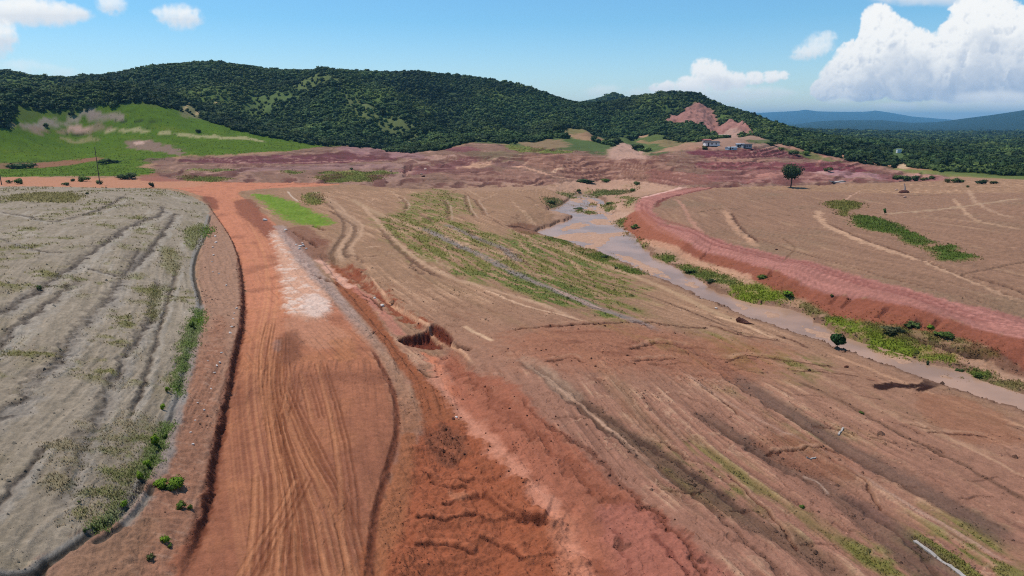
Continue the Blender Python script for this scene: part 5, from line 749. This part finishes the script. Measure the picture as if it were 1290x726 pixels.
def cloud(blobs, seed, flat=None, dens=.16, amp=.9, ms=.06, soft=.25, rgb=(1, 1, 1), thin=1.):
    """voxel cloud lit by the sun, seen across its depth; blobs = photo x, y, radius, (squash)"""
    B = []
    for b in blobs:
        a, bb, c = ray(b[0], b[1]); B.append((a / bb, c / bb, b[2] / FOC, b[3] if len(b) > 3 else 1.))
    B = np.array(B); px = (U1 - U0) / IW; mg = B[:, 2].max() * .8
    i0 = int((B[:, 0].min() - B[:, 2].max() - mg - U0) / px); i1 = int((B[:, 0].max() + B[:, 2].max() + mg - U0) / px); j0 = int((B[:, 1].min() - B[:, 2].max() - mg - V0) / px); j1 = int((B[:, 1].max() + B[:, 2].max() + mg - V0) / px)
    i0, i1, j0, j1 = max(i0, 0), min(i1, IW), max(j0, 0), min(j1, IH); nx, nz = i1 - i0, j1 - j0; ny = int(min(84, B[:, 2].max() / px * 2.4))
    x = U0 + (np.arange(nx) + i0 + .5) * px; z = V0 + (np.arange(nz) + j0 + .5) * px; y = (np.arange(ny) - ny / 2) * px
    g = np.random.default_rng(seed); d = np.full((nx, ny, nz), -1., F32)
    for bx, bz, br, sq in B:
        oy = g.uniform(-.25, .25) * br + (bz - B[:, 1].min()) * .45; r = np.sqrt((((x - bx) / 1.)[:, None, None]) ** 2 + ((y - oy)[None, :, None]) ** 2 + (((z - bz) / sq)[None, None, :]) ** 2) / br
        d = np.maximum(d, (1 - r).astype(F32))
    c0 = max(5, B[:, 2].max() / px * .5)
    nz3 = 1 - np.abs(noise3((nx, ny, nz), [c for c in (c0, c0 / 2, c0 / 4, c0 / 8) if c > 1.6], seed)) * 2.4
    d = d + amp * (.95 * nz3 - .22) * np.clip(.35 + 1.2 * (1 - np.clip(d, -1, 1)), 0, 1)
    if flat is not None:
        a, bb, c = ray(645, flat); d -= np.clip((c / bb + px * 3 - z) / (px * 14), 0, 1)[None, None, :] * .8
    rho = np.clip(d / soft, 0, 1) * dens * thin
    # light from the sun: shear the column along the sun's path (here: from the upper left)
    sx, sy, sz = -.42, -.62, .66; T = np.zeros_like(rho); acc = np.zeros((nx, ny), F32)
    for k in range(nz - 1, -1, -1):
        T[:, :, k] = acc; acc = .6 * acc + .1 * (np.roll(acc, 1, 0) + np.roll(acc, -1, 0) + np.roll(acc, 1, 1) + np.roll(acc, -1, 1)); acc = acc * .945 + rho[:, :, k] / sz
        kx = int(round(k * sx / sz)) - int(round((k + 1) * sx / sz)); acc = np.roll(acc, -kx, 0) if False else np.roll(acc, int(round((nz - k) * -sx / sz)) - int(round((nz - k - 1) * -sx / sz)), 0)
        acc = np.roll(acc, int(round((nz - k) * -sy / sz)) - int(round((nz - k - 1) * -sy / sz)), 1)
    light = .40 * np.exp(-T * .28) + .34 * np.exp(-T * .06) + .26 * np.exp(-T * .012)
    tr = np.ones((nx, nz), F32); L_ = np.zeros((nx, nz), F32)
    for q in range(ny): a = 1 - np.exp(-rho[:, q]); L_ += tr * a * light[:, q]; tr *= 1 - a
    al = 1 - tr; lum = L_ / np.maximum(al, 1e-3); hg = np.clip((z - B[:, 1].min()) / (np.ptp(B[:, 1]) + B[:, 2].max() * .6), 0, 1)[None, :]; lum = lum * (.72 + .42 * hg ** .7)
    sh = np.array([.49, .59, .75]); c = sh[None, None] * .9 + (np.array([1.02, 1.02, 1.0]) - sh * .9)[None, None] * np.clip((lum - .27) / .62, 0, 1)[..., None]
    c = c * np.array(rgb); t = pix[j0:j1, i0:i1]; al = al.T[..., None]; c = c.transpose(1, 0, 2)
    t[..., :3] = t[..., :3] * (1 - al) + c * al; t[..., 3:] = t[..., 3:] * (1 - al) + al
cloud([(1150, 0, 34, .16), (1200, -2, 40, .18), (1230, 2, 24, .2)], 15, None, .03, 1., soft=.6, rgb=(.9, .92, .96), thin=.6)
cloud([(1105, 30, 14), (1112, 40, 15), (1122, 62, 22), (1098, 66, 18), (1080, 84, 20), (1060, 98, 17, .9), (1042, 114, 13, .8), (1090, 106, 25, .7), (1130, 88, 24), (1152, 66, 17), (1165, 88, 25), (1182, 70, 17), (1200, 82, 24), (1205, 54, 18), (1222, 30, 20), (1214, 44, 17), (1245, 24, 18), (1258, 18, 15), (1265, 40, 22), (1285, 48, 18), (1240, 56, 27), (1280, 74, 27), (1310, 64, 29), (1240, 92, 25, .8), (1150, 110, 25, .6), (1210, 110, 29, .6), (1270, 108, 29, .6), (1320, 100, 30, .7), (1350, 74, 34)], 3, 124, .5, 1.0, soft=.09)
cloud([(1200, 132, 40, .14), (1260, 128, 60, .16), (1310, 132, 50, .2), (1130, 134, 30, .12), (1060, 127, 20, .2)], 14, None, .03, 1., soft=.6, thin=.5)
cloud([(886, 90, 10), (900, 95, 11), (910, 102, 12, .7), (930, 101, 9, .7), (950, 99, 9, .6), (972, 97, 8, .6), (985, 95, 6, .6), (832, 112, 9, .5), (842, 108, 7, .6), (872, 106, 13, .5)], 5, 116, .3, 1.1, soft=.22)
cloud([(880, 118, 50, .25), (940, 118, 40, .2), (990, 117, 20, .2), (830, 118, 30, .2), (765, 112, 12, .5), (755, 116, 16, .3)], 6, None, .025, 1., soft=.6, thin=.6)
cloud([(1018, 66, 14, .5), (1032, 56, 14, .7), (1042, 47, 9, .6), (1005, 72, 8, .4)], 8, None, .06, 1., soft=.5)
cloud([(12, 16, 30, .35), (40, 14, 26, .5), (65, 18, 26, .4), (90, 19, 18, .35), (30, 8, 20, .5)], 9, None, .07, 1., soft=.45); cloud([(140, 4, 13, .8), (135, 10, 9, .5)], 10, None, .06, 1., soft=.5); cloud([(212, 19, 12, .7), (228, 22, 18, .6), (240, 24, 12, .6), (200, 16, 8, .5)], 11, None, .06, 1., soft=.5); cloud([(-4, 44, 18, .8), (5, 50, 10, 1.2), (-20, 50, 20)], 12, None, .08, 1., soft=.4); cloud([(30, 84, 24, .3), (80, 92, 18, .3), (60, 86, 14, .3)], 13, None, .02, 1., soft=.6, thin=.5)
cloud([(250, -30, 30, .4), (600, -40, 40, .3), (1400, 60, 40), (-120, 30, 50, .6)], 16, None, .05, 1., soft=.5)
img = bpy.data.images.new('cloud_field', IW, IH, alpha=True, float_buffer=True); img.colorspace_settings.name = 'Non-Color'; img.alpha_mode = 'CHANNEL_PACKED'; img.pixels.foreach_set(pix.ravel()); img.update()
W = bpy.data.worlds.new('World'); sc.world = W; W.use_nodes = True; nt = W.node_tree; L = nt.links.new; bg = nt.nodes['Background']
sky = N(nt, 'ShaderNodeTexSky', sky_type='NISHITA', sun_disc=False); sky.sun_elevation = SEL; sky.sun_rotation = SAZ; sky.air_density = 1.0; sky.dust_density = .3; sky.ozone_density = 1.5; sky.altitude = 0
tc = N(nt, 'ShaderNodeTexCoord'); sx_ = N(nt, 'ShaderNodeSeparateXYZ'); L(tc.outputs['Generated'], sx_.inputs[0])
ym = N(nt, 'ShaderNodeMath', operation='MAXIMUM'); L(sx_.outputs['Y'], ym.inputs[0]); ym.inputs[1].default_value = .01
def chain(src, lo, hi):
    d = N(nt, 'ShaderNodeMath', operation='DIVIDE'); L(src, d.inputs[0]); L(ym.outputs[0], d.inputs[1]); r = N(nt, 'ShaderNodeMapRange', clamp=False); r.inputs['From Min'].default_value = lo; r.inputs['From Max'].default_value = hi; L(d.outputs[0], r.inputs['Value']); return r.outputs[0]
cx = N(nt, 'ShaderNodeCombineXYZ'); L(chain(sx_.outputs['X'], U0, U1), cx.inputs[0]); L(chain(sx_.outputs['Z'], V0, V1), cx.inputs[1])
im = N(nt, 'ShaderNodeTexImage', extension='CLIP', interpolation='Cubic'); im.image = img; L(cx.outputs[0], im.inputs['Vector'])
SKS = .11; bg.inputs['Strength'].default_value = SKS
sat = N(nt, 'ShaderNodeVectorMath', operation='MULTIPLY'); L(sky.outputs[0], sat.inputs[0]); zr = N(nt, 'ShaderNodeMapRange'); L(sx_.outputs['Z'], zr.inputs['Value']); zr.inputs['From Min'].default_value = 0.; zr.inputs['From Max'].default_value = .13
zm = N(nt, 'ShaderNodeMix', data_type='VECTOR'); L(zr.outputs[0], zm.inputs['Factor']); zm.inputs[4].default_value = (1.15, 1.22, 1.36); zm.inputs[5].default_value = (.62, 1.03, 1.24); L(zm.outputs[1], sat.inputs[1])
inv_ = N(nt, 'ShaderNodeMath', operation='SUBTRACT'); inv_.inputs[0].default_value = 1.; L(im.outputs['Alpha'], inv_.inputs[1])
s1 = N(nt, 'ShaderNodeVectorMath', operation='SCALE'); L(sat.outputs[0], s1.inputs[0]); L(inv_.outputs[0], s1.inputs['Scale']); s2 = N(nt, 'ShaderNodeVectorMath', operation='SCALE'); L(im.outputs['Color'], s2.inputs[0]); s2.inputs['Scale'].default_value = 1.0 / SKS
ad = N(nt, 'ShaderNodeVectorMath', operation='ADD'); L(s1.outputs[0], ad.inputs[0]); L(s2.outputs[0], ad.inputs[1]); L(ad.outputs[0], bg.inputs['Color'])
sl_ = bpy.data.lights.new('sun', 'SUN'); sl_.energy = 4.1; sl_.angle = math.radians(.53); sl_.color = (1, .95, .87); so = bpy.data.objects.new('sun', sl_); COL.objects.link(so)
from mathutils import Vector
so.rotation_euler = Vector(sund).to_track_quat('Z', 'Y').to_euler(); so.location = (0, 0, 300)
cam = bpy.data.cameras.new('camera'); cam.sensor_width = 36; cam.lens = 36 * FOC / 1290; cam.clip_end = 40000; cam.clip_start = .5; co = bpy.data.objects.new('camera', cam); COL.objects.link(co); co.location = (0, 0, CAMZ); co.rotation_euler = (math.pi / 2 - PITCH, 0, 0); sc.camera = co
sc.view_settings.view_transform = 'Standard'; sc.view_settings.look = 'None'; sc.view_settings.exposure = 0; sc.view_settings.gamma = 1; sc.view_settings.use_curve_mapping = False
sc.cycles.pixel_filter_type = 'BLACKMAN_HARRIS'; sc.cycles.filter_width = 1.1; sc.cycles.max_bounces = 5; sc.cycles.diffuse_bounces = 3; sc.cycles.volume_bounces = 0; sc.cycles.transparent_max_bounces = 8; sc.cycles.use_denoising = False
print('done')
